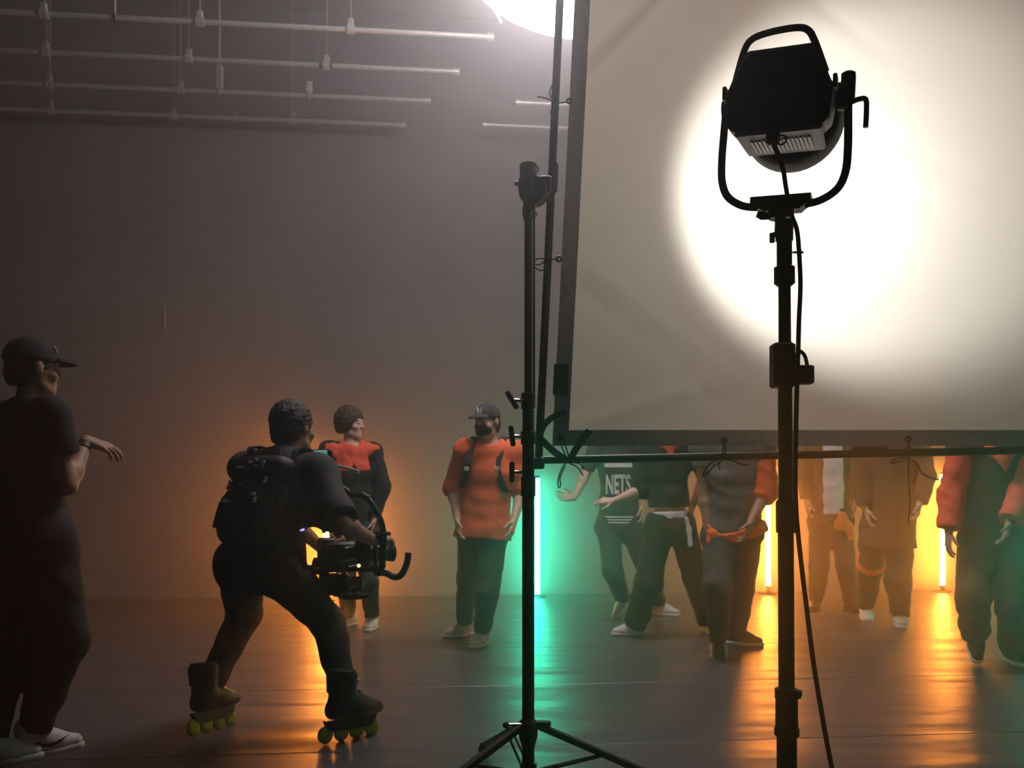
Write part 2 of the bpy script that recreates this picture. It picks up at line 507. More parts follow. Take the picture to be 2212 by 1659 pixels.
root = thing('hanging_cable', 'pale cable end dangling from the ceiling beside the balloon light', 'cable', c)
part('cable', MB().tube([V(c.x - .01, c.y, ZC), V(c.x, c.y, 5.2), c, J(1069, 25, 7.3), J(1080, 43, 7.3)], .011, 8), M['steel'], root)
part('plug', MB().cyl(J(1080, 43, 7.3), J(1083, 49, 7.3), .014, n=8), M['grey_panel'], root)

# balloon light under the ceiling
bc = J(1280, -130, 5.8)
root = thing('balloon_light', 'large round glowing white balloon light hanging under the ceiling', 'light', bc)
part('envelope', MB().ball(bc, (.865, .865, .464), 32, 16), M['balloon'], root)
part('hanger', MB().cyl(bc + V(0, 0, .46), V(bc.x, bc.y, ZC), .02), M['dark_grey'], root)
part('ring', MB().torus(bc + V(0, 0, .45), (0, 0, 1), .12, .012, 20, 6), M['dark_grey'], root)

# ------------------------------------------------------------------ LED tubes standing along the back wall
def led_tube(px, ybot, off, m, label, z0, group):
    q = (px - CX) / F_PX
    # depth at the wall minus off
    y = (9.8 - off) / (1 - math.tan(YAW) * q); p = Vector((q * y, y, 0))
    root = thing('led_tube', label, 'light tube', p, group)
    a, b = p + V(0, 0, z0), p + V(0, 0, z0 + 1.2)
    part('tube', MB().cyl(a, b, .027, n=14), m, root)
    part('end_cap', MB().lathe(a - V(0, 0, .03), (0, 0, 1), [(0, .02), (.005, .029), (.03, .029), (.03, .02)], 14), M['black_plastic'], root)
    part('end_cap', MB().lathe(b, (0, 0, 1), [(0, .02), (0, .029), (.025, .029), (.03, .02)], 14), M['black_plastic'], root)
    ft = MB().lathe(p, (0, 0, 1), [(0, .09), (.008, .09), (.014, .03), (max(.02, z0 - .03), .016)], 20)
    part('foot', ft, M['black_plastic'], root)
G_T = 'light tubes along the back wall'
led_tube(704, 1270, .34, M['orange_tube'], 'orange light tube hidden behind the skating camera operator', .06, G_T)
led_tube(1161, 1290, .25, M['green_tube'], 'green light tube right of the man in the orange shirt', .03, G_T)
led_tube(1659, 1262, .22, M['orange_tube'], 'orange light tube just left of the spotlight stand', .09, G_T)
led_tube(2036, 1265, .22, M['orange_tube'], 'orange light tube beside the red-sleeved dancer', .075, G_T)
led_tube(2345, 1290, 2.6, M['green_tube'], 'green light tube off the right edge, beyond the red-sleeved dancer', .05, G_T)

# a short strip of pale tape on the back wall
q = (355 - CX) / F_PX; y = 9.8 / (1 - math.tan(YAW) * q) - .01
root = thing('tape_strip', 'short pale vertical strip of tape on the back wall', 'tape', J(355, 686, y))
part('strip', MB().bbox(J(355, 686, y), (.009, .003, .13), .001, RM.to_3x3()), M['hem'], root)

# ------------------------------------------------------------------ diffusion frame: pipes, cloth, ties
DF = 3.40
root = thing('diffusion_frame', 'large grey cloth frame on black pipes, lit by a round spot of light', 'diffusion frame', J(1165, 995, DF))
pl0, pl1 = J(1163, 1003, DF), J(1217, -160, DF)
topL = pl0 + (pl1 - pl0) * (2.45 / (pl1 - pl0).length)
bar_dir = (J(2212, 973, DF) - J(1165, 994, DF)).normalized()
botR = J(1165, 994, DF) + bar_dir * 2.45
topR = botR + (topL - pl0) + V(.05, 0, .0)
part('upright_pipe', MB().cyl(pl0, topL, .0145, n=14), M['black_metal'], root)
part('lower_pipe', MB().cyl(J(1165, 994, DF), botR, .0148, n=14), M['black_metal'], root)
part('upright_pipe', MB().cyl(botR, topR, .0145, n=14), M['black_metal'], root)
part('upper_pipe', MB().cyl(topL, topR, .0148, n=14), M['black_metal'], root)
a = J(1840, 976, DF)
part('pipe_sleeve', MB().lathe(a, bar_dir, [(0, .015), (.003, .0195), (.13, .0195), (.133, .015)], 16), M['black_plastic'], root, 'black sleeve joining two lengths of pipe')
up_dir = (topL - pl0).normalized()
b = J(1193, 415, DF)
part('pipe_sleeve', MB().lathe(b, up_dir, [(0, .015), (.006, .0185), (.10, .0185), (.106, .015)], 16), M['black_plastic'], root)
# corner fittings
for c in (pl0, botR, topR, topL):
    part('corner_fitting', MB().bbox(c + V(0, 0, 0.004), (.022, .017, .022), .005), M['black_metal'], root)
# the cloth: a sheet with thickness, slight slack and diagonal creases
cl_bl, cl_br = J(1193, 963, DF), J(1193, 963, DF) + V(2.36, 0, 0.0)
lean = (J(1241, 0, DF) - J(1193, 963, DF)); lean = lean / lean.z
CH = 2.30
cl_tl, cl_tr = cl_bl + lean * CH, cl_br + lean * CH
def cloth_pt(u, v):
    p = lerp(lerp(cl_bl, cl_br, u), lerp(cl_tl, cl_tr, u), v).copy()
    e = 4 * u * (1 - u) * 4 * v * (1 - v)
    w = .012 * e * math.sin(5 * u + 2 * v) + .018 * e
    # diagonal creases pulling from the corners
    def crease(x0, y0, x1, y1, amp, wd):
        dx, dy = x1 - x0, y1 - y0; L = math.hypot(dx, dy)
        t = ((u - x0) * dx + (v - y0) * dy) / (L * L)
        dist = abs((u - x0) * dy - (v - y0) * dx) / L
        if t < -.05 or t > 1.05: return 0
        return amp * math.exp(-(dist / wd) ** 2) * min(1, max(0, 1.05 - t) * 4) * min(1, max(0, t + .05) * 8)
    w += crease(.02, .26, .34, .0, -.007, .010) + crease(.03, .30, .40, .02, .006, .013)
    w += crease(.0, .60, .25, .86, .008, .010) + crease(.0, .56, .22, .80, -.006, .010)
    w += crease(.30, .52, .62, .36, .0035, .009) + crease(.30, .48, .62, .31, -.003, .009) + crease(.34, .56, .66, .42, .0025, .008)
    w += crease(.0, .02, .3, .12, .006, .014) + crease(.62, .02, 1.0, .2, .006, .014)
    w += crease(.0, 1.0, .5, .62, .006, .014)
    return p + V(0, w, 0)
NU = 150
mb = MB(); vs = []; fs = []
for j in range(NU + 1):
    for i in range(NU + 1): vs.append(cloth_pt(i / NU, j / NU))
for j in range(NU):
    for i in range(NU):
        q = j * (NU + 1) + i; fs.append((q, q + 1, q + NU + 2, q + NU + 1))
mb.add(vs, fs)
cloth = part('cloth', mb, M['silk'], root, 'pale translucent cloth with a bright round spot of light', angle=80)
# hem bands: canvas strips sewn on both faces of the cloth edge
def hem(u0, v0, u1, v1, du, dv, n=60):
    rings = []
    for k in range(n + 1):
        t = k / n; a = cloth_pt(u0 + (u1 - u0) * t, v0 + (v1 - v0) * t); b = cloth_pt(u0 + (u1 - u0) * t + du, v0 + (v1 - v0) * t + dv)
        o = V(0, .004, 0)
        rings.append([a - o, b - o, b + o, a + o])
    return MB().loft(rings)
hw, hh = .058 / 2.36, .058 / CH
for args in ((0, 0, 1, 0, 0, hh), (0, 0, 0, 1, hw, 0), (1, 0, 1, 1, -hw, 0), (0, 1, 1, 1, 0, -hh)):
    subpart('hem', hem(*args), M['hem'], cloth, 'darker canvas edge band', angle=60)
def on_cloth(px, py): return J(px, py, DF) - V(0, .008, 0)
p = on_cloth(1211, 820)
Rl = Matrix(((1, 0, lean.x), (0, 1, 0), (0, 0, 1)))
subpart('patch', MB().prism([(-.027, -.056), (.027, -.056), (.027, .056), (-.027, .056)], p, (1, 0, 0), (lean.x, 0, 1), (0, 1, 0), .0025), M['web'], cloth, 'black fastening patch')
# grommets with tie cords
def smooth_path(pts, n=8):
    pts = [Vector(p) for p in pts]; out = []
    for i in range(len(pts) - 1):
        p0, p1, p2, p3 = pts[max(i - 1, 0)], pts[i], pts[i + 1], pts[min(i + 2, len(pts) - 1)]
        for k in range(n):
            t = k / n
            out.append(.5 * ((2 * p1) + (p2 - p0) * t + (2 * p0 - 5 * p1 + 4 * p2 - p3) * t * t + (3 * p1 - p0 - 3 * p2 + p3) * t ** 3))
    out.append(pts[-1]); return out
def cords(paths, r=.0026):
    mb = MB()
    for pth in paths: mb.tube(smooth_path([J(x, y, DF - .03 + (dz if len(q) else 0)) for (x, y, *q) in pth for dz in [q[0] if q else 0]]), r, 6)
    return mb
ties = {
 (1563, 951): [[(1563, 951), (1562, 972), (1560, 992)], [(1566, 952), (1567, 975), (1562, 992)], [(1560, 992), (1540, 998), (1523, 1015), (1519, 1028), (1530, 1020), (1545, 1004), (1562, 993)], [(1562, 993), (1585, 996), (1605, 1004), (1618, 1003)], [(1560, 993), (1552, 1004), (1556, 1016)]],
 (1960, 949): [[(1960, 950), (1961, 970), (1962, 990)], [(1964, 951), (1966, 972), (1963, 990)], [(1962, 989), (1945, 990), (1930, 993), (1925, 1000), (1935, 999), (1962, 991)], [(1964, 990), (1980, 1000), (1990, 1020), (2010, 1032), (2028, 1036)], [(1963, 990), (1963, 1040), (1966, 1085), (1962, 1130)]],
 (1210, 944): [[(1210, 944), (1214, 965), (1222, 985)], [(1214, 944), (1222, 965), (1228, 985)], [(1226, 995), (1212, 1015), (1205, 1040), (1207, 1053), (1211, 1048), (1210, 1030), (1222, 1006)], [(1232, 999), (1250, 1001), (1262, 1011)], [(1230, 1001), (1248, 1010), (1260, 1028)]],
 (1207, 561): [[(1207, 561), (1190, 560), (1178, 563)], [(1180, 562), (1165, 572), (1153, 570), (1158, 580), (1172, 584), (1180, 572)], [(1180, 561), (1166, 558), (1154, 562)]],
 (1229, 220): [[(1229, 220), (1212, 222), (1200, 224)], [(1196, 220), (1178, 212), (1160, 209)], [(1198, 222), (1188, 205), (1190, 190), (1197, 180)], [(1198, 226), (1190, 240), (1192, 250), (1198, 256)]],
}
for (gx, gy), paths in ties.items():
    c = on_cloth(gx, gy)
    gr = part('grommet', MB().torus(c, (0, 1, 0), .0085, .0042, 18, 8), M['dark_grey'], root, 'metal eyelet')
    tc = part('tie_cord', cords(paths), M['cord'], root, 'thin dark tie cord knotted in a loose bow')
for x in (2360,):
    part('grommet', MB().torus(on_cloth(x, 949), (0, 1, 0), .0085, .0042, 18, 8), M['dark_grey'], root)
# corner straps
def strap(pts, w):
    mb = MB(); P = smooth_path([J(x, y, DF - .025) for x, y in pts], 6); rings = []
    for i, q in enumerate(P):
        t = (P[min(i + 1, len(P) - 1)] - P[max(i - 1, 0)]).normalized(); nrm = V(-t.z, 0, t.x)
        rings.append([q + nrm * w - V(0, .002, 0), q - nrm * w - V(0, .002, 0), q - nrm * w + V(0, .002, 0), q + nrm * w + V(0, .002, 0)])
    return mb.loft(rings)
part('corner_strap', strap([(1222, 890), (1195, 901), (1176, 918), (1166, 940)], .0115), M['web'], root, 'black webbing strap')
part('corner_strap', strap([(1273, 930), (1258, 950), (1243, 972), (1230, 996)], .0125), M['web'], root, 'black webbing strap')
part('corner_strap', strap([(1170, 950), (1186, 966), (1205, 982), (1222, 992)], .0125), M['web'], root, 'black webbing strap')

# ------------------------------------------------------------------ stand that carries the frame
DS = 3.28
def SP(px, py, dd=0): return J(px, py, DS + dd)
base = SP(1141, 1600); base.z = 0
root = thing('frame_stand', 'black tripod stand with T-handles holding the cloth frame', 'stand', base)
X0 = base.x; Y0 = base.y
def zz(py): return CAM_H - (py - HY) * DS / F_PX
def axis_lathe(prof, n=20, x=None): return MB().lathe((X0 if x is None else x, Y0, 0), (0, 0, 1), prof, n)
part('lower_tube', axis_lathe([(.10, .022), (zz(1000), .022)]), M['black_metal'], root)
part('middle_tube', axis_lathe([(zz(1040), .0205), (zz(1040), .0215), (zz(870), .0205)]), M['black_metal'], root)
part('upper_tube', axis_lathe([(zz(880), .014), (zz(455), .0135)]), M['black_metal'], root)
part('side_rod', MB().cyl(V(X0 + .02, Y0 - .004, zz(850)), V(X0 + .02, Y0 - .004, zz(445)), .0045, n=8), M['dark_grey'], root)
for y0, y1, r in ((848, 884, .0255), (930, 960, .0265), (1028, 1072, .0265)):
    part('collar', axis_lathe([(zz(y1), .02), (zz(y1), r), (zz(y0) - .004, r), (zz(y0), .02)]), M['dark_grey'], root)
def t_handle(py, dx, dz, tilt):
    a = V(X0 - .02, Y0 - .012, zz(py)); e = SP(1106, py + dz); e.y = Y0 - .03
    h = part('t_handle', MB().cyl(a, e, .0062, n=10), M['chrome'], root, 'chrome clamping screw')
    t = Vector((math.sin(tilt), 0, math.cos(tilt)))
    subpart('grip_bar', MB().tube([e - t * .036, e - t * .03, e + t * .03, e + t * .036], [.006, .0095, .0095, .006], 10), M['black_plastic'], h)
t_handle(866, 0, 0, -.55); t_handle(944, 0, -1, -.12); t_handle(1020, 0, 0, .0)
# grip head and spigot at the top of the stand
hd = MB().lathe((X0, Y0, 0), (0, 0, 1), [(zz(475), .0165), (zz(465), .0205), (zz(452), .021), (zz(446), .018), (zz(430), .018)], 18)
part('spigot_collar', hd, M['black_metal'], root)
gh = MB().lathe((X0, Y0, 0), (0, 0, 1), [(zz(430), .024), (zz(415), .034), (zz(400), .037), (zz(388), .034), (zz(380), .027), (zz(377), .030), (zz(358), .031), (zz(354), .027)], 20)
part('grip_head', gh, M['black_metal'], root)
part('grip_disc', MB().lathe(V(X0 + .018, Y0 - .01, zz(415)), (.35, 1, 0), [(-.012, .045), (-.016, .05), (.03, .05), (.034, .044)], 24), M['dark_grey'], root)
part('head_screw', MB().tube([V(X0 - .02, Y0, zz(396)), V(X0 - .048, Y0, zz(396))], [.008, .008], 10), M['black_metal'], root)
part('jaw', MB().bbox(SP(1178, 398), (.022, .018, .028), .006), M['black_metal'], root)
part('jaw_handle', MB().tube([SP(1158, 410), SP(1176, 420), SP(1184, 436)], [.006, .010, .006], 10), M['black_metal'], root)
part('hose_clip', MB().torus(SP(1158, 366, -.03), (0, 1, 0), .009, .003, 14, 6), M['chrome'], root)
part('hose_clip', MB().torus(SP(1154, 463, -.03), (0, 1, 0), .009, .003, 14, 6), M['chrome'], root)
# tripod base
zc = zz(1562)
part('base_collar', axis_lathe([(zz(1615), .022), (zz(1600), .029), (zz(1590), .034), (zz(1560), .034), (zz(1552), .022)]), M['black_metal'], root)
part('base_arm', MB().bbox(V(X0 + .045, Y0 - .005, zc), (.035, .014, .010), .004), M['black_metal'], root)
bs = part('base_screw', MB().cyl(V(X0 - .02, Y0 - .02, zc), V(X0 - .075, Y0 - .03, zc + .002), .005, n=8), M['chrome'], root)
subpart('knob', MB().ball(V(X0 - .078, Y0 - .03, zc), .0125, 12, 8), M['black_plastic'], bs)
for ang, L in ((math.radians(-12), .74), (math.radians(222), .72), (math.radians(105), .70)):
    u = Vector((math.cos(ang), math.sin(ang), 0)); w = Vector((-u.y, u.x, 0))
    a = V(X0, Y0, zc - .005) + u * .03; e = V(X0, Y0, .02) + u * L
    t = (e - a).normalized(); nn = t.cross(w).normalized()
    Rm = Matrix((u, w, V(0, 0, 1))).transposed()
    mb = MB().loft([[q + w * .0125 + nn * .010, q - w * .0125 + nn * .010, q - w * .0125 - nn * .010, q + w * .0125 - nn * .010] for q in (a, e)])
    lg = part('leg', mb, M['black_metal'], root)
    subpart('foot', MB().lathe(e - V(0, 0, .02), (0, 0, 1), [(0, .02), (.012, .02), (.035, .012)], 12), M['rubber'], lg)
    m_ = lerp(a, e, .34)
    for s_ in (-1, 1):
        subpart('brace', MB().cyl(m_ + w * .012 * s_, V(X0, Y0, .12) + u * .022 + w * .012 * s_, .005, n=8), M['dark_grey'], lg)
part('lower_slider', axis_lathe([(.09, .022), (.09, .03), (.15, .03), (.15, .022)]), M['black_metal'], root)

# ------------------------------------------------------------------ studio spotlight on its stand
DL = 2.38
def LP(px, py, dd=0): return J(px, py, DL + dd)
def lz(py): return CAM_H - (py - HY) * DL / F_PX
lb = LP(1700, 1200); LX, LY = lb.x, lb.y
root = thing('light_stand', 'tall black telescopic stand carrying the studio spotlight', 'stand', (LX, LY, 0))
def sl(prof, n=22): return MB().lathe((LX, LY, 0), (0, 0, 1), prof, n)
TX = LP(1694, 600).x - LX     # the top of the stand leans a little to the left
def tilt(mb):
    zt = lz(480)
    mb.v = [(p[0] + TX * max(0, p[2] - .4) / (zt - .4), p[1], p[2]) for p in mb.v]; return mb
part('base_tube', tilt(sl([(.10, .0255), (lz(1570), .0255)])), M['black_metal'], root)
part('middle_tube', tilt(sl([(lz(1590), .0205), (lz(1080), .0200)])), M['black_metal'], root)
part('upper_tube', tilt(sl([(lz(1150), .0185), (lz(740), .0180)])), M['black_metal'], root)
part('top_tube', tilt(sl([(lz(800), .0160), (lz(560), .0155)])), M['black_metal'], root)
part('spigot_socket', tilt(sl([(lz(575), .0195), (lz(520), .0195), (lz(520), .0225), (lz(478), .0235)])), M['black_metal'], root)
for prof in ([(lz(618), .018), (lz(612), .0265), (lz(578), .0265), (lz(574), .020)],
             [(lz(1152), .019), (lz(1150), .0245), (lz(1085), .0245), (lz(1078), .020)],
             [(lz(1588), .026), (lz(1588), .0315), (lz(1572), .0315), (lz(1570), .0285), (lz(1508), .0280), (lz(1508), .030), (lz(1488), .030), (lz(1486), .021)]):
    part('collar', tilt(sl(prof)), M['black_plastic'], root)
part('locking_knob', MB().tube([LP(1718, 1498, -.02), LP(1729, 1500, -.02)], [.009, .012], 10), M['black_plastic'], root)
part('locking_lever', MB().tube([LP(1684, 1090, -.02), LP(1696, 1058, -.03), LP(1716, 1072, -.03), LP(1720, 1092, -.02)], .0032, 6), M['dark_grey'], root)
part('locking_knob', MB().tube([LP(1676, 505), LP(1668, 508), LP(1668, 524)], [.006, .009, .007], 8), M['black_plastic'], root)
part('locking_knob', MB().tube([LP(1712, 545), LP(1731, 545), LP(1736, 545)], [.003, .0045, .002], 8), M['chrome'], root)
# control box with handle strapped to the stand
bx = part('control_box', MB().bbox(LP(1690, 790, -.045), (.0275, .024, .056), .005), M['black_plastic'], root, 'black box strapped to the stand')
part('box_bracket', MB().bbox(LP(1738, 810, -.02), (.020, .018, .0235), .003), M['black_plastic'], root)
part('bracket_strap', MB().tube(smooth_path([LP(1728, 758, -.02), LP(1738, 768, -.02), LP(1744, 790, -.02)]), .005, 8, sx=.5), M['web'], root)
for ang in (30, 150, 270):
    u = Vector((math.cos(math.radians(ang)), math.sin(math.radians(ang)), 0)); w = Vector((-u.y, u.x, 0))
    a = V(LX, LY, .33) + u * .03; e = V(LX, LY, .02) + u * .58
    lg = part('leg', MB().tube([a, e], .012, 10), M['black_metal'], root)
    subpart('foot', MB().lathe(e - V(0, 0, .02), (0, 0, 1), [(0, .018), (.02, .018), (.035, .012)], 12), M['rubber'], lg)
    subpart('brace', MB().cyl(lerp(a, e, .5), V(LX, LY, .12) + u * .025, .006, n=8), M['dark_grey'], lg)
part('leg_hub', sl([(.28, .026), (.29, .04), (.35, .04), (.36, .026)]), M['black_metal'], root)
part('lower_hub', sl([(.09, .026), (.10, .034), (.14, .034), (.15, .026)]), M['black_metal'], root)

# the lamp head, built around its tilt pivot; y is the beam direction
LYAW, LTILT = math.radians(23), math.radians(4.5)
pv = LP(1697, 222, .02)
LROLL = Matrix.Rotation(math.radians(2.5), 4, 'Y')
HL = Matrix.Translation(pv) @ Matrix.Rotation(-LYAW, 4, 'Z') @ Matrix.Rotation(LTILT, 4, 'X') @ LROLL
YK = Matrix.Translation(pv) @ Matrix.Rotation(-LYAW, 4, 'Z') @ LROLL
root = thing('studio_spotlight', 'black studio spotlight seen from behind, aimed at the cloth frame', 'spotlight', pv)
def lp(name, mb, m, X=HL, label=None, angle=35): return part(name, mb.xf(X), m, root, label, angle)
# housing: a back section, trapezoid in cross-section, that tapers towards the barrel
def sec(y, wt, wm, wb, zt, zb, ch=.014):
    zm = zb + (zt - zb) * .48
    return [Vector(p) for p in ((-wb + ch, y, zb), (wb - ch, y, zb), (wb, y, zb + ch), (wm, y, zm - .03), (wm, y, zm), (wt, y, zt - ch * .6), (wt - ch, y, zt), (-wt + ch, y, zt), (-wt, y, zt - ch * .6), (-wm, y, zm), (-wm, y, zm - .03), (-wb, y, zb + ch))]
hs = MB().loft([sec(-.158, .078, .116, .112, .078, -.092), sec(-.148, .087, .126, .122, .088, -.102), sec(-.06, .090, .130, .122, .092, -.100), sec(.0, .080, .112, .105, .084, -.09)])
body = lp('housing', hs, M['black_plastic'], label='black lamp housing', angle=25)
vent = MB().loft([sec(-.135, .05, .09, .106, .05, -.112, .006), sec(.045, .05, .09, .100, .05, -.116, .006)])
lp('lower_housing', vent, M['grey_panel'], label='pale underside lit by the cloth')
for i in range(15):
    lp('vent_slot', MB().box((-.070 + i * .010, -.035, -.1145), (.0028, .055, .0022)), M['dark_grey'])
lp('side_rib', MB().bbox((-.131, -.13, -.005), (.005, .020, .016), .002), M['black_plastic'])
lp('side_rib', MB().bbox((.131, -.13, -.005), (.005, .020, .016), .002), M['black_plastic'])
# top carrying handle
hp = smooth_path([V(-.108, -.13, .022), V(-.096, -.135, .065), V(-.084, -.138, .100), V(-.070, -.14, .117), V(-.045, -.14, .126), V(.0, -.14, .131), V(.045, -.14, .130), V(.066, -.138, .120), V(.078, -.135, .100), V(.092, -.135, .065), V(.108, -.13, .022)], 5)
lp('carry_handle', MB().tube(hp, .0085, 10), M['black_plastic'])
# barrel and front ring
lp('barrel', MB().lathe((0, .02, .0), (0, 1, 0), [(0, .095), (.05, .10), (.07, .104)], 36), M['black_plastic'])
lp('front_ring', MB().lathe((0, .09, .0), (0, 1, 0), [(0, .100), (.002, .122), (.02, .130), (.09, .136), (.095, .128), (.095, .118), (.03, .105)], 40), M['black_plastic'], label='round black front ring')
lp('front_lens', MB().lathe((0, .125, 0), (0, 1, 0), [(0, .105), (.004, .105)], 36), M['lens'])
# yoke with base plate
yk = smooth_path([V(-.152, 0, .015), V(-.155, 0, -.05), V(-.158, 0, -.13), V(-.155, 0, -.19), V(-.138, 0, -.232), V(-.10, 0, -.258), V(-.06, 0, -.266)], 5)
yk2 = [V(-p.x, p.y, p.z) for p in yk]
for q in (yk, yk2): lp('yoke_arm', MB().tube(q, .0085, 10, sx=1.2), M['black_metal'], YK)
lp('yoke_plate', MB().prism([(-.076, -.244), (.076, -.244), (.076, -.262), (.058, -.274), (.05, -.282), (-.04, -.282), (-.055, -.274), (-.076, -.262)], (0, 0, 0), (1, 0, 0), (0, 0, 1), (0, 1, 0), .024), M['black_metal'], YK)
lp('spigot', MB().lathe((0, 0, -.34), (0, 0, 1), [(0, .014), (.04, .014), (.04, .03), (.062, .034)], 18), M['black_metal'], YK)
lp('spigot_knob', MB().tube([V(-.025, -.01, -.295), V(-.045, -.015, -.292), V(-.058, -.018, -.288)], [.008, .0115, .008], 10), M['black_plastic'], YK)
for s_ in (-1, 1):
    lp('pivot_boss', MB().lathe((.128 * s_, 0, 0), (s_, 0, 0), [(0, .034), (.02, .034), (.026, .026), (.034, .022)], 20), M['black_plastic'], YK)
lp('pivot_block', MB().bbox((.152, 0, .022), (.017, .02, .036), .006), M['black_plastic'], YK)
lp('tilt_lever', MB().tube(smooth_path([V(.16, -.01, -.022), V(.18, -.015, -.018), V(.196, -.018, -.022), V(.199, -.02, -.05), V(.199, -.02, -.092)], 5), .0065, 10), M['black_metal'], YK, 'bent tilt lock lever')
lp('power_socket', MB().bbox((-.008, -.15, -.110), (.016, .014, .034), .006), M['black_plastic'])
lp('cable_ring', MB().torus((.014, -.165, -.138), (0, 1, 0), .011, .0028, 18, 6), M['black_metal'])
ld = bpy.data.lights.new('spot_beam', 'SPOT'); ld.energy = SPOT_W; ld.color = (.93, .975, 1.0)
ld.spot_size = math.radians(82); ld.spot_blend = .5; ld.shadow_soft_size = .06
lo = bpy.data.objects.new('spot_beam', ld); C.objects.link(lo)
Mx = HL @ Matrix.Translation((0, .14, 0)) @ Matrix.Rotation(math.radians(-3), 4, 'Z') @ Matrix.Rotation(math.radians(90), 4, 'X')
lo.matrix_world = Mx
lo.parent = root; lo.matrix_parent_inverse = Matrix.Translation(pv).inverted()
# power cable down the stand
pts = [HL @ V(-.008, -.155, -.135), LP(1690, 360, -.10), LP(1697, 400, -.08), LP(1704, 440, -.065), LP(1712, 470, -.06), LP(1722, 500, -.045), LP(1727, 560, -.04), LP(1729, 620, -.04), LP(1726, 690, -.04), LP(1724, 760, -.055), LP(1721, 850, -.05), LP(1719, 950, -.045), LP(1718, 1040, -.045), LP(1721, 1120, -.05), LP(1730, 1210, -.06), LP(1742, 1310, -.08), LP(1757, 1430, -.1), LP(1775, 1540, -.12), LP(1796, 1655, -.14)]
e = V(pts[-1].x + .12, pts[-1].y - .05, .012)
pts += [lerp(pts[-1], e, .5) + V(-.01, 0, -.06), e + V(.0, 0, .012), V(e.x + .35, e.y - .12, .010), V(e.x + .9, e.y + .1, .010), V(e.x + 1.5, e.y - .2, .010)]
cb = obj('power_cable', MB().tube(smooth_path(pts, 6), .0062, 8), M['rubber'])
tag(cb, 'black power cable running down the spotlight stand to the floor', 'cable')

# ------------------------------------------------------------------ people
M['skin_a'] = mat('skin_tan', (0.42, 0.24, 0.16), 0.55, var=0.08, scale=40)
M['skin_b'] = mat('skin_light', (0.62, 0.40, 0.30), 0.55, var=0.08, scale=40)
M['skin_c'] = mat('skin_brown', (0.22, 0.12, 0.08), 0.5, var=0.08, scale=40)
M['hair'] = mat('dark_hair', (0.016, 0.011, 0.009), 0.6, var=0.3, scale=120, bump=0.4, bscale=160)
M['hair_br'] = mat('brown_hair', (0.06, 0.035, 0.02), 0.6, var=0.3, scale=120, bump=0.4, bscale=160)
M['black_cloth'] = mat('black_cotton', (0.014, 0.012, 0.012), 0.85, var=0.25, scale=25, bump=0.1, bscale=200)
M['char_cloth'] = mat('charcoal_cotton', (0.045, 0.042, 0.042), 0.85, var=0.2, scale=25, bump=0.1, bscale=200)
M['grey_cloth'] = mat('grey_cotton', (0.17, 0.15, 0.14), 0.85, var=0.15, scale=25, bump=0.1, bscale=200)
M['brown_cloth'] = mat('dark_brown_twill', (0.07, 0.052, 0.036), 0.85, var=0.2, scale=25, bump=0.1, bscale=200)
M['orange_cloth'] = mat('orange_cotton', (0.95, 0.155, 0.050), 0.8, var=0.1, scale=20, bump=0.1, bscale=200)
M['red_cloth'] = mat('red_orange_cotton', (0.88, 0.105, 0.050), 0.8, var=0.1, scale=20, bump=0.1, bscale=200)
M['bright_orange'] = mat('bright_orange_cloth', (0.9, 0.20, 0.03), 0.8, var=0.1, scale=20)
M['white_cloth'] = mat('white_cotton', (0.75, 0.73, 0.74), 0.8, var=0.06, scale=20, bump=0.1, bscale=200)
M['white_shoe'] = mat('white_leather', (0.78, 0.74, 0.72), 0.5, var=0.06, scale=30)
M['beige_shoe'] = mat('beige_suede', (0.72, 0.64, 0.57), 0.75, var=0.1, scale=30)
M['black_shoe'] = mat('black_leather', (0.018, 0.016, 0.015), 0.5, var=0.15, scale=30)
M['sole_white'] = mat('white_rubber_sole', (0.72, 0.70, 0.66), 0.6, var=0.06)
M['sole_dark'] = mat('dark_rubber_sole', (0.03, 0.028, 0.026), 0.7, var=0.1)
M['sole_gum'] = mat('gum_rubber_sole', (0.45, 0.26, 0.12), 0.6, var=0.1)
M['eye_white'] = mat('eye_white', (0.75, 0.72, 0.70), 0.25, var=0.02)
M['iris'] = mat('dark_iris', (0.02, 0.012, 0.008), 0.2, var=0.1)
M['print_white'] = mat('white_print', (0.78, 0.77, 0.75), 0.7, var=0.04)
M['lime'] = mat('lime_wheel', (0.36, 0.42, 0.012), 0.4, var=0.1)

def ang(phi):
    p = math.radians(phi); return Vector((math.sin(p), math.cos(p), 0))
def frame3(fwd, up):
    f = Vector(fwd).normalized(); x = f.cross(Vector(up)).normalized(); u = x.cross(f)
    return x, f, u
def ik(a, b, l1, l2, hint):
    d = b - a; L = d.length
    if L >= (l1 + l2) * .999: return a + d * (l1 / (l1 + l2))
    u = d / L; x = (l1 * l1 - l2 * l2 + L * L) / (2 * L); h = math.sqrt(max(0, l1 * l1 - x * x))
    w = hint - a; w = w - u * w.dot(u)
    if w.length < 1e-5: w = u.orthogonal()
    return a + u * x + w.normalized() * h

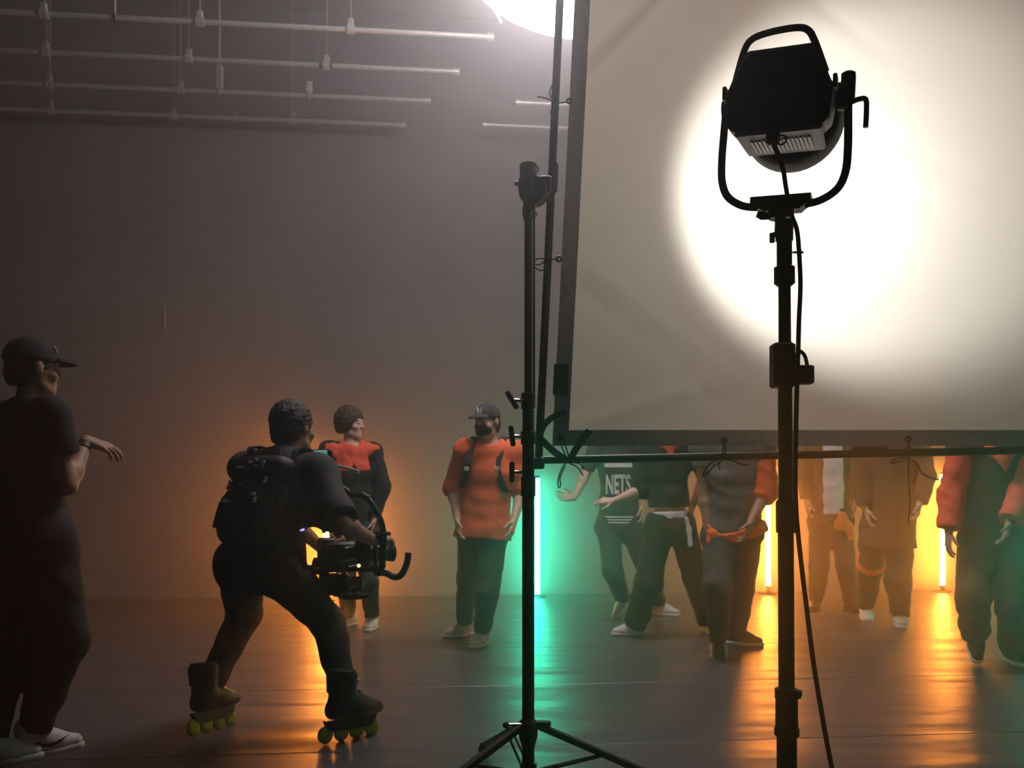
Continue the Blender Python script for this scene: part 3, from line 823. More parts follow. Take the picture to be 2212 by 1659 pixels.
def hand_sdf(wr, el, hd, pn, side, curl, s=1.0, spread=1.0, grip=None):
    """hand from the wrist: hd finger direction, pn palm normal, side +1 when the thumb lies on the +x side"""
    h = SDF(); f = Vector(hd).normalized(); n = Vector(pn); n = (n - f * n.dot(f)).normalized(); x = f.cross(n) * side   # x points to the thumb
    fa = (wr - el).normalized()
    h.rc(wr - fa * .05, wr, .026 * s, .024 * s, .01)
    kn = []
    for i, lat in enumerate((.031, .0105, -.0105, -.031)):
        base = wr + f * .015 * s + x * lat * .55 * s
        k_ = wr + f * (.088, .094, .089, .078)[i] * s + x * lat * s
        h.rc(base, k_, .0155 * s, .0125 * s, .014, sq=None); kn.append(k_)
    for i, L in enumerate((.072, .080, .075, .060)):
        lat = (.031, .0105, -.0105, -.031)[i]
        d = (f + x * lat * 4.5 * spread).normalized(); p = kn[i]; rr = .0086 * s
        c = curl if not isinstance(curl, (list, tuple)) else curl[i]
        for j, frac in enumerate((.45, .31, .24)):
            a_ = c * (.6, 1.0, .8)[j]
            d = (d * math.cos(a_) + n * math.sin(a_)).normalized()
            nn = (n * math.cos(a_) - d * math.sin(a_)); n2 = (n - d * n.dot(d))
            q = p + d * L * frac * s
            h.rc(p, q, rr, rr * .93, .004); p = q; rr *= .93
            n = n2.normalized() if n2.length > 1e-4 else n
        n = Vector(pn); n = (n - f * n.dot(f)).normalized()
    # thumb leaves the side of the palm near its base
    t0 = wr + f * .022 * s + x * .020 * s; d = (f * .62 + x * .72 + n * .35).normalized()
    t1 = t0 + d * .042 * s; d2 = (f * .85 + x * .25 + n * (.3 + .3 * (curl if not isinstance(curl, (list, tuple)) else curl[0]))).normalized()
    t2 = t1 + d2 * .032 * s; t3 = t2 + (d2 + n * .15).normalized() * .026 * s
    h.rc(t0, t1, .014 * s, .0115 * s, .012).rc(t1, t2, .0105 * s, .0095 * s, .005).rc(t2, t3, .0095 * s, .008 * s, .004)
    return h

def shoe(root, an, toe, pitch, m, msole, s=1.0, high=False, laces=True, res=.007):
    """shoe from ankle point and toe heading; pitch lifts the heel"""
    f = ang(toe); f = (f * math.cos(pitch) - V(0, 0, 1) * math.sin(pitch)).normalized()
    x, f, u = frame3(f, (0, 0, 1) if abs(f.z) < .9 else (0, 1, 0))
    def P(a, b, c): return an + f * a * s + x * b * s + u * c * s
    Rm = np.array([list(x), list(f), list(u)]).T
    S = SDF()
    S.rc(P(-.045, 0, -.045), P(.06, 0, -.048), .036 * s, .042 * s, .02)
    S.rc(P(.06, 0, -.05), P(.145, .004, -.055), .044 * s, .036 * s, .03, sq=(u, .8))
    S.rc(P(-.02, 0, -.01), P(-.025, 0, .055 if high else .02), .045 * s, .05 * s, .03)
    S.rc(P(.0, 0, .0), P(.09, 0, -.045), .044 * s, .036 * s, .03)
    S.cut(P(0, 0, -.072), -u)
    o = sdfpart('shoe', S, res, m, root)
    T = SDF()
    T.rc(P(-.045, 0, -.077), P(.06, .002, -.077), .041 * s, .047 * s, .02).rc(P(.06, .002, -.077), P(.15, .005, -.075), .047 * s, .040 * s, .02)
    T.cut(P(0, 0, -.064), u).cut(P(0, 0, -.09), -u)
    so = sdfsub('sole', T, res, msole, o)
    if laces:
        mb = MB()
        for i in range(4):
            t = .035 + .02 * i; zt = .018 - .0155 * i
            mb.tube([P(t, -.03, zt - .012), P(t, 0, zt + .004), P(t + .008, .03, zt - .012)], .0035 * s, 6)
        subpart('laces', mb, msole, o)
    return o, P

def head_parts(S, hc, fwd, up, s=1.0):
    x, f, u = frame3(fwd, up); Rm = np.array([list(x), list(f), list(u)]).T
    def P(a, b, c): return hc + (x * a + f * b + u * c) * s
    S.ell(P(0, -.012, .03), np.array((.074, .094, .088)) * s, Rm, .03)
    S.ell(P(0, .03, -.035), np.array((.058, .062, .078)) * s, Rm, .03)
    S.ell(P(0, .058, -.092), np.array((.030, .028, .022)) * s, Rm, .03)
    S.rc(P(-.045, .02, -.075), P(-.02, .06, -.095), .02 * s, .018 * s, .02).rc(P(.045, .02, -.075), P(.02, .06, -.095), .02 * s, .018 * s, .02)
    S.rc(P(-.035, .077, .026), P(.035, .077, .026), .014 * s, .014 * s, .012)
    for q in (-1, 1): S.ell(P(.031 * q, .096, .006), np.array((.017, .014, .011)) * s, Rm, .01, 's')
    for q in (-1, 1): S.ell(P(.045 * q, .062, -.028), np.array((.02, .02, .018)) * s, Rm, .02)
    S.rc(P(0, .085, .012), P(0, .108, -.026), .0095 * s, .013 * s, .012)
    S.rc(P(-.012, .094, -.03), P(.012, .094, -.03), .009 * s, .009 * s, .008)
    S.rc(P(-.018, .084, -.058), P(.018, .084, -.058), .0075 * s, .0075 * s, .006)
    S.rc(P(-.014, .083, -.071), P(.014, .083, -.071), .008 * s, .008 * s, .006)
    for q in (-1, 1):
        S.ell(P(.077 * q, -.008, -.002), np.array((.010, .020, .031)) * s, Rm, .008)
    return P, Rm

def person(sp):
    s = sp.get('s', 1.0); d = sp['d']
    root_loc = J(sp['pelvis'][0], 1056, d); root_loc.z = 0
    root = thing('person', sp['label'], 'person', root_loc, sp.get('group'))
    def K(q): return J(q[0], q[1], d + (q[2] if len(q) > 2 else 0))
    Pv, Nk, Hd = K(sp['pelvis']), K(sp['neck']), K(sp['head'])
    phi = sp['phi']; sphi = sp.get('sphi', phi); hphi = sp.get('hphi', sphi)
    fw, sfw = ang(phi), ang(sphi)
    spine = (Nk - Pv).normalized()
    lat = V(fw.y, -fw.x, 0); slat = V(sfw.y, -sfw.x, 0)     # towards the person's right
    shw, hpw = sp.get('shw', .175) * s, sp.get('hpw', .088) * s
    joints = {}
    joints['shR'] = K(sp['shR']) if 'shR' in sp else Nk - spine * .045 * s + slat * shw
    joints['shL'] = K(sp['shL']) if 'shL' in sp else Nk - spine * .045 * s - slat * shw
    joints['hiR'] = K(sp['hiR']) if 'hiR' in sp else Pv + lat * hpw - V(0, 0, .02)
    joints['hiL'] = K(sp['hiL']) if 'hiL' in sp else Pv - lat * hpw - V(0, 0, .02)
    ah = sp.get('ankle_h', .09) * s
    for q in 'RL':
        w = K(sp['wr' + q]); joints['wr' + q] = w
        h = K(sp['el' + q]); sh = joints['sh' + q]
        v = w - sh
        if v.length > .545 * s: w = sh + v * (.545 * s / v.length); joints['wr' + q] = w
        joints['el' + q] = ik(sh, w, .295 * s, .255 * s, h)
        a = sp['an' + q]
        A = G(a[0], a[1]) + V(0, 0, ah) if len(a) == 2 else K(a)
        joints['an' + q] = A
        joints['kn' + q] = ik(joints['hi' + q], A, .43 * s, .42 * s, K(sp['kn' + q]))
    j = joints
    res = sp.get('res', .009)
    chest, waist = lerp(Pv, Nk, .66), lerp(Pv, Nk, .30)
    # ---- body
    B = SDF(); bz = .68
    def torso(S, g, k=.05):
        S.rc(Pv + spine * .03, waist, (.125 + g) * s, (.118 + g) * s, k, (fw, bz))
        S.rc(waist, chest, (.118 + g) * s, (.140 + g) * s, k, ((fw + sfw).normalized(), bz))
        S.rc(chest, Nk - spine * .09 * s, (.140 + g) * s, (.105 + g * .7) * s, k, (sfw, bz))
        for q in 'RL': S.rc(Nk - spine * .055 * s, j['sh' + q], (.055 + g * .6) * s, (.050 + g) * s, .06)
    torso(B, -.008)
    B.rc(j['hiR'], j['hiL'], .095 * s, .095 * s, .05, (fw, .9))
    B.rc(Nk - spine * .03, lerp(Nk, Hd, .62), .052 * s, .050 * s, .04)
    up = sp.get('hup', (Hd - Nk).normalized() * .5 + V(0, 0, .5))
    hf = ang(hphi) + V(0, 0, sp.get('hpit', 0.0))
    HP, HR = head_parts(B, Hd, hf, up, s)
    for q in 'RL':
        B.rc(j['sh' + q], j['el' + q], .046 * s, .038 * s, .03)
        B.rc(j['el' + q], lerp(j['el' + q], j['wr' + q], .3), .038 * s, .040 * s, .02)
        B.rc(lerp(j['el' + q], j['wr' + q], .3), j['wr' + q], .040 * s, .0265 * s, .02)
        B.rc(j['hi' + q], j['kn' + q], .080 * s, .054 * s, .03)
        B.rc(j['kn' + q], lerp(j['kn' + q], j['an' + q], .35), .052 * s, .052 * s, .02)
        B.rc(lerp(j['kn' + q], j['an' + q], .35), j['an' + q], .052 * s, .036 * s, .02)
        pt = sp.get('pit' + q, 0.0); tf = ang(sp['toe' + q])
        B.rc(j['an' + q], j['an' + q] + (tf * math.cos(pt) - V(0, 0, math.sin(pt))) * .11 * s - (V(0, 0, math.cos(pt)) + tf * math.sin(pt)) * .045 * s, .034 * s, .022 * s, .02)
    meshes = [B.mesh(res)]
    for q in 'RL':
        sd = 1 if q == 'R' else -1
        fa = (j['wr' + q] - j['el' + q]).normalized()
        hd = sp.get('hd' + q); hd = Vector(hd) if hd else (fa * .8 + V(0, 0, -.25)).normalized()
        pn = sp.get('pn' + q); pn = Vector(pn) if pn else (-slat * sd)
        hs = hand_sdf(j['wr' + q], j['el' + q], hd, pn, sp.get('ths' + q, sd), sp.get('curl' + q, .38), s * .98, sp.get('spread', 1.0))
        meshes.append(hs.mesh(min(.0052, res * .62)))
    body = attach(npmesh('body', meshes, sp['skin']), root)
    # eyes
    for q in (-1, 1):
        e = subpart('eye', MB().ball(HP(.031 * q, .083, .006), .0105 * s, 10, 6), M['eye_white'], body)
        # (iris stays part of the eye surface)
    mbi = MB()
    for q in (-1, 1): mbi.ball(HP(.031 * q, .0915, .006), .0048 * s, 8, 5)
    subpart('irises', mbi, M['iris'], body)
    cres = max(res, .008)
    fold = sp.get('fold', .005)
    # ---- trousers
    t = sp['trousers']; T = SDF(); g = t.get('g', .02)
    r1, r2, r3 = t.get('r', (.100, .080, .070))
    T.rc(Pv + spine * (.10 * s), Pv - spine * .0, .122 * s + g, .130 * s + g, .04, (fw, .74), (1, 0))
    T.rc(j['hiR'], j['hiL'], .098 * s + g, .098 * s + g, .05, (fw, .92))
    for q in 'RL':
        e_ = lerp(j['kn' + q], j['an' + q], t.get('len', .97))
        T.rc(j['hi' + q], j['kn' + q], r1 * s, r2 * s, .04)
        T.rc(j['kn' + q], e_, r2 * s, r3 * s, .03, None, (0, 1))
    tr = sdfpart('trousers', T, cres, t['m'], root, fold, 26, sp.get('seed', 1), t.get('label'))
    # ---- top
    t = sp['top']; g = t.get('g', .02); U = SDF()
    drop = t.get('drop', .06)
    torso(U, g)
    bot = Pv - spine * drop
    U.rc(waist, bot, (.125 + g) * s, (.130 + g + t.get('flare', .012)) * s, .05, (fw, .76), (0, 1))
    sl = t.get('sleeve', .6)
    for q in 'RL':
        w = t.get('sw', .060)
        if sl <= 0: U.rc(lerp(Nk, j['sh' + q], .6), j['sh' + q], .05 * s, .052 * s, .04)
        elif sl <= 1:
            U.rc(j['sh' + q], lerp(j['sh' + q], j['el' + q], sl), (w + .004) * s, (w + .006) * s, .04, None, (0, 1))
        else:
            U.rc(j['sh' + q], j['el' + q], (w + .004) * s, w * s, .04)
            U.rc(j['el' + q], lerp(j['el' + q], j['wr' + q], sl - 1), w * s, (w - .010) * s, .03, None, (0, 1))
    for q in t.get('drape', ''):
        sd = 1 if q == 'R' else -1
        U.rc(lerp(waist, chest, .35) + slat * .10 * sd, lerp(j['sh' + q], j['el' + q], .80), .075 * s, .055 * s, .08)
    U.cut(bot, -spine)
    U.rc(Nk + spine * .01 + sfw * .02, Nk + spine * .2 + sfw * .05, .062 * s, .07 * s, .01, None, (0, 0), 's')
    if t.get('sleeve_m') is not None:
        for q in t.get('sleeve_sides', 'RL'):
            U2 = SDF()
            w = t.get('sw', .060) + .014
            U2.rc(lerp(j['sh' + q], j['el' + q], t.get('sleeve_from', .0)), j['el' + q], (w + .004) * s, w * s, .04, None, (1, 0))
            U2.rc(j['el' + q], lerp(j['el' + q], j['wr' + q], t.get('sleeve_len', .95)), w * s, (w - .008) * s, .03, None, (0, 1))
            sdfpart('sleeve', U2, cres, t['sleeve_m'], root, fold, 26, sp.get('seed', 1) + 5, t.get('sleeve_label'))
    tp = sdfpart(t.get('name', 't_shirt'), U, cres, t['m'], root, fold, 22, sp.get('seed', 1) + 3, t.get('label'))
    # ---- shoes
    if 'shoe' in sp:
        for q in 'RL':
            o, SPf = shoe(root, j['an' + q], sp['toe' + q], sp.get('pit' + q, 0.0), sp['shoe'], sp['sole'], s * sp.get('ss', 1.0), sp.get('high', False))
            j['shoe' + q] = (o, SPf)
    # ---- head wear
    hk = sp.get('hair', 'short'); hm = sp.get('hair_m', M['hair'])
    x, f, u = (Vector(HR[:, 0]), Vector(HR[:, 1]), Vector(HR[:, 2]))
    if hk in ('short', 'thick', 'curly', 'cap', 'long'):
        Hs = SDF(); gz = {'short': .010, 'thick': .012, 'curly': .026, 'cap': .004, 'long': .014}[hk] * s
        Hs.ell(HP(0, -.016, .034), (.075 * s + gz, .094 * s + gz, .088 * s + gz * 1.1), HR, .02)
        if hk == 'long': Hs.rc(HP(0, -.05, .0), HP(0, -.055, -.20), .085 * s, .06 * s, .04, (f, .6))
        else: Hs.ell(HP(0, -.055, -.035), (.066 * s, .05 * s + gz * .5, .06 * s), HR, .03)
        Hs.ell(HP(0, .095, -.035), (.085 * s, .075 * s, .085 * s), HR, .015, 's')
        if hk != 'long': Hs.cut(HP(0, 0, -.075), -u)
        sdfpart('hair', Hs, min(cres, .0055), hm, root, .003, 170 if hk in ('curly', 'thick') else 90, 4)
    if sp.get('cap'):
        Cp = SDF(); Cp.ell(HP(0, -.012, .035), (.088 * s, .108 * s, .102 * s), HR, .02); Cp.cut(HP(0, 0, .028), -u)
        cp = sdfpart('cap', Cp, .006, sp['cap'], root, .001, 40, 2, 'dark baseball cap')
        br = SDF(); br.ell(HP(0, .095, .030), (.074 * s, .085 * s, .03 * s), HR, .01)
        br.ell(HP(0, .095, .010), (.085 * s, .10 * s, .032 * s), HR, .004, 's'); br.cut(HP(0, .075, 0), -f)
        sdfsub('brim', br, .0045, sp['cap'], cp)
        lx, ly, lzz = sp.get('logo', (0, .098, .075))
        lc = HP(lx, ly, lzz); nn = (lc - HP(0, -.012, .035)).normalized(); a = nn.cross(V(0, 0, 1)).normalized(); b = a.cross(nn)
        lm = MB()
        w_ = .006 * s
        for pts in (((-.016, -.018), (-.016, .018), (.012, -.016), (.012, .018)), ((-.02, .016), (0, 0), (.02, .016)), ((0, 0), (0, -.02))):
            lm.tube([lc + (a * px_ + b * py_) * s * sp.get('logo_s', 1) + nn * .004 for px_, py_ in pts], w_ * .6, 6)
        subpart('logo', lm, M['print_white'], cp, 'small white emblem')
    if sp.get('mask'):
        Mk = SDF(); Mk.ell(HP(0, .042, -.052), (.064 * s, .070 * s, .060 * s), HR, .02); Mk.rc(HP(0, .09, -.02), HP(0, .112, -.035), .012, .014, .02)
        Mk.cut(HP(0, .03, 0), -f)
        mk = sdfpart('face_mask', Mk, .006, M['black_cloth'], root, .0008, 50, 2, 'black face mask')
        for q in (-1, 1):
            subpart('ear_loop', MB().tube([HP(.06 * q, .035, -.03), HP(.08 * q, .0, .0), HP(.08 * q, -.012, .01), HP(.06 * q, .035, -.075)], .002, 6), M['black_cloth'], mk)
    j.update(P=Pv, N=Nk, H=Hd, spine=spine, fw=fw, lat=lat, sfw=sfw, slat=slat, root=root, chest=chest, waist=waist, HP=HP, top=tp, tr=tr, body=body)
    return j

TH = math.radians
crew = {}
crew['A'] = person(dict(d=3.85, s=1.0, res=.0075, label='crew member in black clothes and cap standing at the left edge', skin=M['skin_a'],
    pelvis=(72, 1153), neck=(60, 876), head=(72, 797, .02), phi=40, sphi=38, hphi=42, shw=.185, hpit=-.02,
    wrR=(186, 952, .10), elR=(158, 1120, -.06), wrL=(45, 1110, .30), elL=(-20, 1060, .30), hdR=(.75, .25, -.25), pnR=(-.2, .3, -.9), curlR=[.35, .4, .45, .5],
    anR=(74, 1630), anL=(-22, 1652), knR=(170, 1330, .05), knL=(0, 1340, .1), toeR=42, toeL=45,
    trousers=dict(m=M['black_cloth'], r=(.128, .118, .062), g=.03, len=.95), top=dict(m=M['black_cloth'], g=.024, sleeve=.58, sw=.072, drop=.03),
    shoe=M['white_shoe'], sole=M['sole_white'], ss=1.08, hair='cap', cap=M['black_cloth'], logo=(.045, .068, .085), logo_s=.8, fold=.004))
crew['B'] = person(dict(d=4.15, s=1.03, res=.0075, label='camera operator on inline skates crouching with a gimbal camera', skin=M['skin_a'],
    pelvis=(556, 1196, .0), neck=(622, 990, .12), head=(634, 926, .18), phi=38, sphi=40, hphi=30, hpit=-.05,
    shL=(535, 1012, .22), shR=(690, 1020, .02), wrR=(806, 1168, .08), elR=(720, 1150, -.30), wrL=(700, 1190, .48), elL=(600, 1130, .5), hdR=(.35, .5, .1), pnR=(-.3, .3, -.9), curlR=[.75, .8, .85, .9], curlL=.8, hdL=(.7, .1, .1),
    hiL=(520, 1222, .05), hiR=(596, 1226, -.03), anL=(447, 1492, .12), anR=(744, 1508, -.02), knL=(512, 1345, .3), knR=(706, 1350, .22), toeR=46, toeL=24,
    trousers=dict(m=M['black_cloth'], r=(.112, .078, .058), g=.022, len=.93), top=dict(m=M['char_cloth'], g=.034, sleeve=.92, sw=.070, drop=.11, drape='R'),
    hair='thick', fold=.0045))
crew['C'] = person(dict(d=7.25, s=1.0, label='dancer in a red and black top behind the camera operator', skin=M['skin_b'],
    pelvis=(768, 1138), neck=(758, 962), head=(757, 916), phi=160, hphi=105,
    wrR=(728, 1128, -.12), elR=(712, 1060), wrL=(808, 1118, -.05), elL=(814, 1050),
    anR=(752, 1352), anL=(804, 1358), knR=(750, 1240, -.1), knL=(795, 1240, -.1), toeR=222, toeL=185,
    trousers=dict(m=M['char_cloth'], r=(.098, .078, .060), len=.93), top=dict(m=M['black_cloth'], g=.022, sleeve=1.9, drop=.0, sw=.062),
    shoe=M['white_shoe'], sole=M['sole_white'], high=True, hair='curly', hair_m=M['hair_br']))
crew['D'] = person(dict(d=6.5, s=1.0, label='man in a loose orange shirt, cap and face mask left of the green tube', skin=M['skin_b'],
    pelvis=(1044, 1140), neck=(1060, 958), head=(1052, 912, -.03), phi=195, hphi=212, hpit=-.08,
    shR=(1006, 975, -.04), shL=(1108, 975, .04), wrR=(988, 1122, -.08), elR=(972, 1055, .1), wrL=(1110, 1125, -.12), elL=(1140, 1065, .1),
    anR=(1003, 1372), anL=(1040, 1392), knR=(985, 1245, -.25), knL=(1056, 1265, -.25), toeR=222, toeL=196,
    trousers=dict(m=M['char_cloth'], r=(.096, .080, .066), g=.004, len=.93), top=dict(m=M['orange_cloth'], g=.036, sleeve=1.1, sw=.072, drop=.075, flare=.045),
    shoe=M['beige_shoe'], sole=M['sole_white'], ss=1.05, hair='cap', cap=M['char_cloth'], logo=(.0, .088, .082), logo_s=1.25, mask=True, fold=.0045))
crew['E'] = person(dict(d=8.0, s=1.0, label='dancer in a dark shirt lettered NETS right of the green tube', skin=M['skin_b'],
    pelvis=(1336, 1132), neck=(1335, 945), head=(1334, 898), phi=190,
    wrR=(1236, 1088, -.15), elR=(1262, 1050, .1), wrL=(1388, 1108, -.05), elL=(1402, 1040, .05), hdR=(-.9, -.1, .1), curlR=.2,
    anR=(1345, 1292, .12), anL=(1424, 1328), knR=(1320, 1220, -.2), knL=(1400, 1230, -.2), toeR=215, toeL=120, pitR=.5,
    trousers=dict(m=M['char_cloth'], r=(.10, .085, .07), len=.93), top=dict(m=M['char_cloth'], g=.026, sleeve=.9, drop=.08),
    shoe=M['white_shoe'], sole=M['sole_white'], ss=1.05, hair='short'))
crew['F'] = person(dict(d=6.9, s=.98, label='dancer in a black cropped top striding in wide trousers, pointing left', skin=M['skin_b'],
    pelvis=(1448, 1136), neck=(1438, 942), head=(1436, 890), phi=175, hphi=195, shw=.165,
    shR=(1392, 976), wrR=(1326, 1082, -.10), elR=(1400, 1100, .05), wrL=(1496, 1092, .12), elL=(1530, 1050, .05), hdR=(-1, -.1, .02), pnR=(0, .5, -.8), curlR=[.05, .1, .7, .8],
    anR=(1372, 1372), anL=(1532, 1366), knR=(1405, 1255, -.15), knL=(1500, 1250, -.15), toeR=262, toeL=168,
    trousers=dict(m=M['black_cloth'], r=(.105, .105, .092), len=1.0), top=dict(m=M['black_cloth'], name='crop_top', g=.018, sleeve=1.05, sw=.062, drop=-.14, flare=-.005),
    shoe=M['white_shoe'], sole=M['sole_white'], hair='long', fold=.005))
crew['G'] = person(dict(d=6.25, s=1.02, label='dancer in a grey shirt with an orange sleeve and orange sash', skin=M['skin_a'],
    pelvis=(1582, 1140), neck=(1582, 950, -.05), head=(1570, 893, -.1), phi=192, hphi=200, shw=.19,
    wrR=(1532, 1158, -.06), elR=(1508, 1070, .05), wrL=(1622, 1128, -.20), elL=(1690, 1075, .0),
    anR=(1552, 1385, -.05), anL=(1592, 1392), knR=(1550, 1275, -.2), knL=(1606, 1280, -.2), toeR=182, toeL=118, pitR=.55,
    trousers=dict(m=M['char_cloth'], r=(.108, .092, .068), len=.90), top=dict(m=M['grey_cloth'], g=.040, sleeve=.45, sw=.064, drop=.05, flare=.02, sleeve_sides='L', sleeve_m=M['orange_cloth'], sleeve_len=.25, sleeve_label='wide orange sleeve'),
    shoe=M['black_shoe'], sole=M['sole_white'], hair='curly', fold=.006))
crew['H'] = person(dict(d=8.3, s=1.0, label='dancer in a brown jacket over a white shirt, right of the spotlight stand', skin=M['skin_a'],
    pelvis=(1795, 1118), neck=(1788, 940), head=(1788, 895), phi=182,
    wrR=(1742, 1100, -.05), elR=(1728, 1040), wrL=(1846, 1095, -.05), elL=(1850, 1035),
    anR=(1762, 1318), anL=(1838, 1322), knR=(1772, 1220, -.15), knL=(1826, 1220, -.15), toeR=205, toeL=160,
    trousers=dict(m=M['brown_cloth'], r=(.10, .085, .066), len=.97), top=dict(m=M['brown_cloth'], name='jacket', g=.030, sleeve=1.92, sw=.064, drop=.04),
    shoe=M['black_shoe'], sole=M['sole_dark'], hair='short'))
crew['I'] = person(dict(d=7.4, s=1.03, label='dancer in a long dark coat with an orange band at the knee', skin=M['skin_b'],
    pelvis=(1918, 1128), neck=(1926, 935), head=(1926, 885), phi=188,
    wrR=(1872, 1110, -.05), elR=(1858, 1045), wrL=(1985, 1090, -.10), elL=(2015, 1020, .05), shw=.19, curlL=.7,
    anR=(1870, 1335), anL=(1944, 1350), knR=(1885, 1205, -.25), knL=(1940, 1230, -.1), toeR=190, toeL=195, pitR=.15,
    trousers=dict(m=M['brown_cloth'], r=(.11, .095, .072), len=.93), top=dict(m=M['brown_cloth'], name='coat', g=.046, sleeve=1.9, sw=.078, drop=.20, flare=.045),
    shoe=M['white_shoe'], sole=M['sole_white'], ss=1.05, hair='short', fold=.006))
crew['J'] = person(dict(d=5.85, s=1.0, label='dancer in a dark vest with red-orange sleeves, walking at the right edge', skin=M['skin_a'],
    pelvis=(2145, 1155), neck=(2152, 952, -.05), head=(2160, 890, -.1), phi=188, hphi=195, shw=.20,
    wrR=(2048, 1158, -.10), elR=(2040, 1080, .05), wrL=(2166, 1180, -.30), elL=(2260, 1120, -.1),
    anR=(2108, 1365, .12), anL=(2190, 1432), knR=(2098, 1290, -.25), knL=(2186, 1300, -.2), toeR=196, toeL=176, pitR=.75,
    trousers=dict(m=M['brown_cloth'], r=(.115, .10, .088), len=.98), top=dict(m=M['brown_cloth'], name='vest', g=.040, sleeve=.1, sw=.066, drop=.06, sleeve_m=M['red_cloth'], sleeve_len=.92, sleeve_label='red-orange sleeve'),
    shoe=M['black_shoe'], sole=M['sole_white'], hair='short', fold=.006))

# ------------------------------------------------------------------ clothing details
from mathutils.bvhtree import BVHTree
def bvh(o):
    me = o.data
    return BVHTree.FromPolygons([v.co.copy() for v in me.vertices], [tuple(p.vertices) for p in me.polygons])
def project(tree, pts, dirv, off):
    out = []
    dirv = Vector(dirv).normalized()
    for p in pts:
        h = tree.ray_cast(Vector(p) - dirv * .6, dirv)
        out.append((h[0] if h[0] is not None else Vector(p)) - dirv * off)
    return out
def text_mb(txt, w, h, depth=.004):
    cu = bpy.data.curves.new('lettering', 'FONT'); cu.body = txt; cu.align_x = 'CENTER'; cu.align_y = 'CENTER'; cu.offset = .03
    tmp = bpy.data.objects.new('tmp_text', cu); C.objects.link(tmp)
    dg = bpy.context.evaluated_depsgraph_get(); me = bpy.data.meshes.new_from_object(tmp.evaluated_get(dg))
    vs = [v.co.copy() for v in me.vertices]; fs = [tuple(p.vertices) for p in me.polygons]
    bpy.data.objects.remove(tmp); bpy.data.curves.remove(cu); bpy.data.meshes.remove(me)
    x0, x1 = min(v.x for v in vs), max(v.x for v in vs); y0, y1 = min(v.y for v in vs), max(v.y for v in vs)
    return [((v.x - (x0 + x1) / 2) / (x1 - x0) * w, (v.y - (y0 + y1) / 2) / (y1 - y0) * h) for v in vs], fs
def decal(name, tree, pts2, fs, c, u, v, dirv, m, parent, off=.004, label=None):
    pts = [c + u * a + v * b for a, b in pts2]
    mb = MB().add(project(tree, pts, dirv, off), fs)
    return subpart(name, mb, m, parent, label)
def grid2(w, h, nu, nv):
    return [((i / nu - .5) * w, (j / nv - .5) * h) for j in range(nv + 1) for i in range(nu + 1)], [(j * (nu + 1) + i, j * (nu + 1) + i + 1, (j + 1) * (nu + 1) + i + 1, (j + 1) * (nu + 1) + i) for j in range(nv) for i in range(nu)]

# NETS lettering, chest band and hem stripes
e = crew['E']; tree = bvh(e['top']); dv = -e['sfw']; u = -e['slat']; v = V(0, 0, 1)
def at(px, py, d): return J(px, py, d)
pts, fs = text_mb('NETS', .21, .17)
decal('lettering', tree, pts, fs, at(1335, 1046, 7.86), u, v, dv, M['print_white'], e['top'], .005, 'white letters NETS')
pts, fs = grid2(.235, .036, 14, 3)
decal('chest_band', tree, pts, fs, at(1335, 1005, 7.86), u, v, dv, M['print_white'], e['top'], .005, 'white band across the chest')
for k in range(3):
    pts, fs = grid2(.25, .012, 14, 1)
    decal('hem_stripe', tree, pts, fs, at(1336, 1117 + 6 * k, 7.86), u, v, dv, M['print_white'], e['top'], .006)

# dancer C: red yoke
c_ = crew['C']
S = SDF(); fr = c_['chest'] + c_['spine'] * .01
S.rc(c_['waist'], c_['chest'], .146, .168, .05, (c_['fw'], .68)); S.rc(c_['chest'], c_['N'] - c_['spine'] * .09, .168, .126, .05, (c_['sfw'], .68))
for q in 'RL': S.rc(c_['N'] - c_['spine'] * .055, c_['sh' + q], .071, .076, .06)
S.cut(fr, -c_['spine']); S.rc(c_['N'] + c_['spine'] * .01 + c_['sfw'] * .02, c_['N'] + c_['spine'] * .2 + c_['sfw'] * .05, .064, .07, .01, None, (0, 0), 's')
sdfpart('yoke', S, .009, M['red_cloth'], c_['root'], .004, 30, 3, 'red upper part of the top')
# dancer F: bandana, white waistband and hanging belt end, orange piping on the sleeve
f = crew['F']
S = SDF(); n0 = f['N'] - f['spine'] * .02
for k in range(12):
    a0, a1 = 2 * math.pi * k / 12, 2 * math.pi * (k + 1) / 12
    p0 = n0 + f['lat'] * .075 * math.cos(a0) + f['fw'] * (.02 + .075 * math.sin(a0)) - f['spine'] * (.03 + .03 * math.sin(a0)); p1 = n0 + f['lat'] * .075 * math.cos(a1) + f['fw'] * (.02 + .075 * math.sin(a1)) - f['spine'] * (.03 + .03 * math.sin(a1))
    S.rc(p0, p1, .024, .024, .02)
S.rc(n0 + f['fw'] * .105 - f['spine'] * .06, n0 + f['fw'] * .125 - f['spine'] * .15, .045, .012, .03, (f['fw'], .5))
sdfpart('bandana', S, .009, M['red_cloth'], f['root'], .003, 40, 3, 'red-orange bandana around the neck')
S = SDF(); S.rc(f['P'] + f['spine'] * .11, f['P'] + f['spine'] * .055, .146, .150, .02, (f['fw'], .74), (1, 1))
sdfpart('waistband', S, .008, M['white_cloth'], f['root'], .001, 40, 3, 'white waistband')
S = SDF(); q = f['P'] - f['lat'] * .09 + f['fw'] * .115
S.rc(q + V(0, 0, .06), q + V(.02, 0, -.03), .016, .018, .02, (f['fw'], .5)).rc(q + V(.02, 0, -.03), q + V(.03, -.01, -.15), .018, .022, .02, (f['fw'], .5), (0, 1))
sdfpart('belt_end', S, .007, M['white_cloth'], f['root'], 0, 40, 3, 'white belt end hanging at the hip')
mb = MB().tube(smooth_path([f['shL'] - f['slat'] * .066, lerp(f['shL'], f['elL'], .5) - f['slat'] * .072, f['elL'] - f['slat'] * .066], 5), .011, 8)
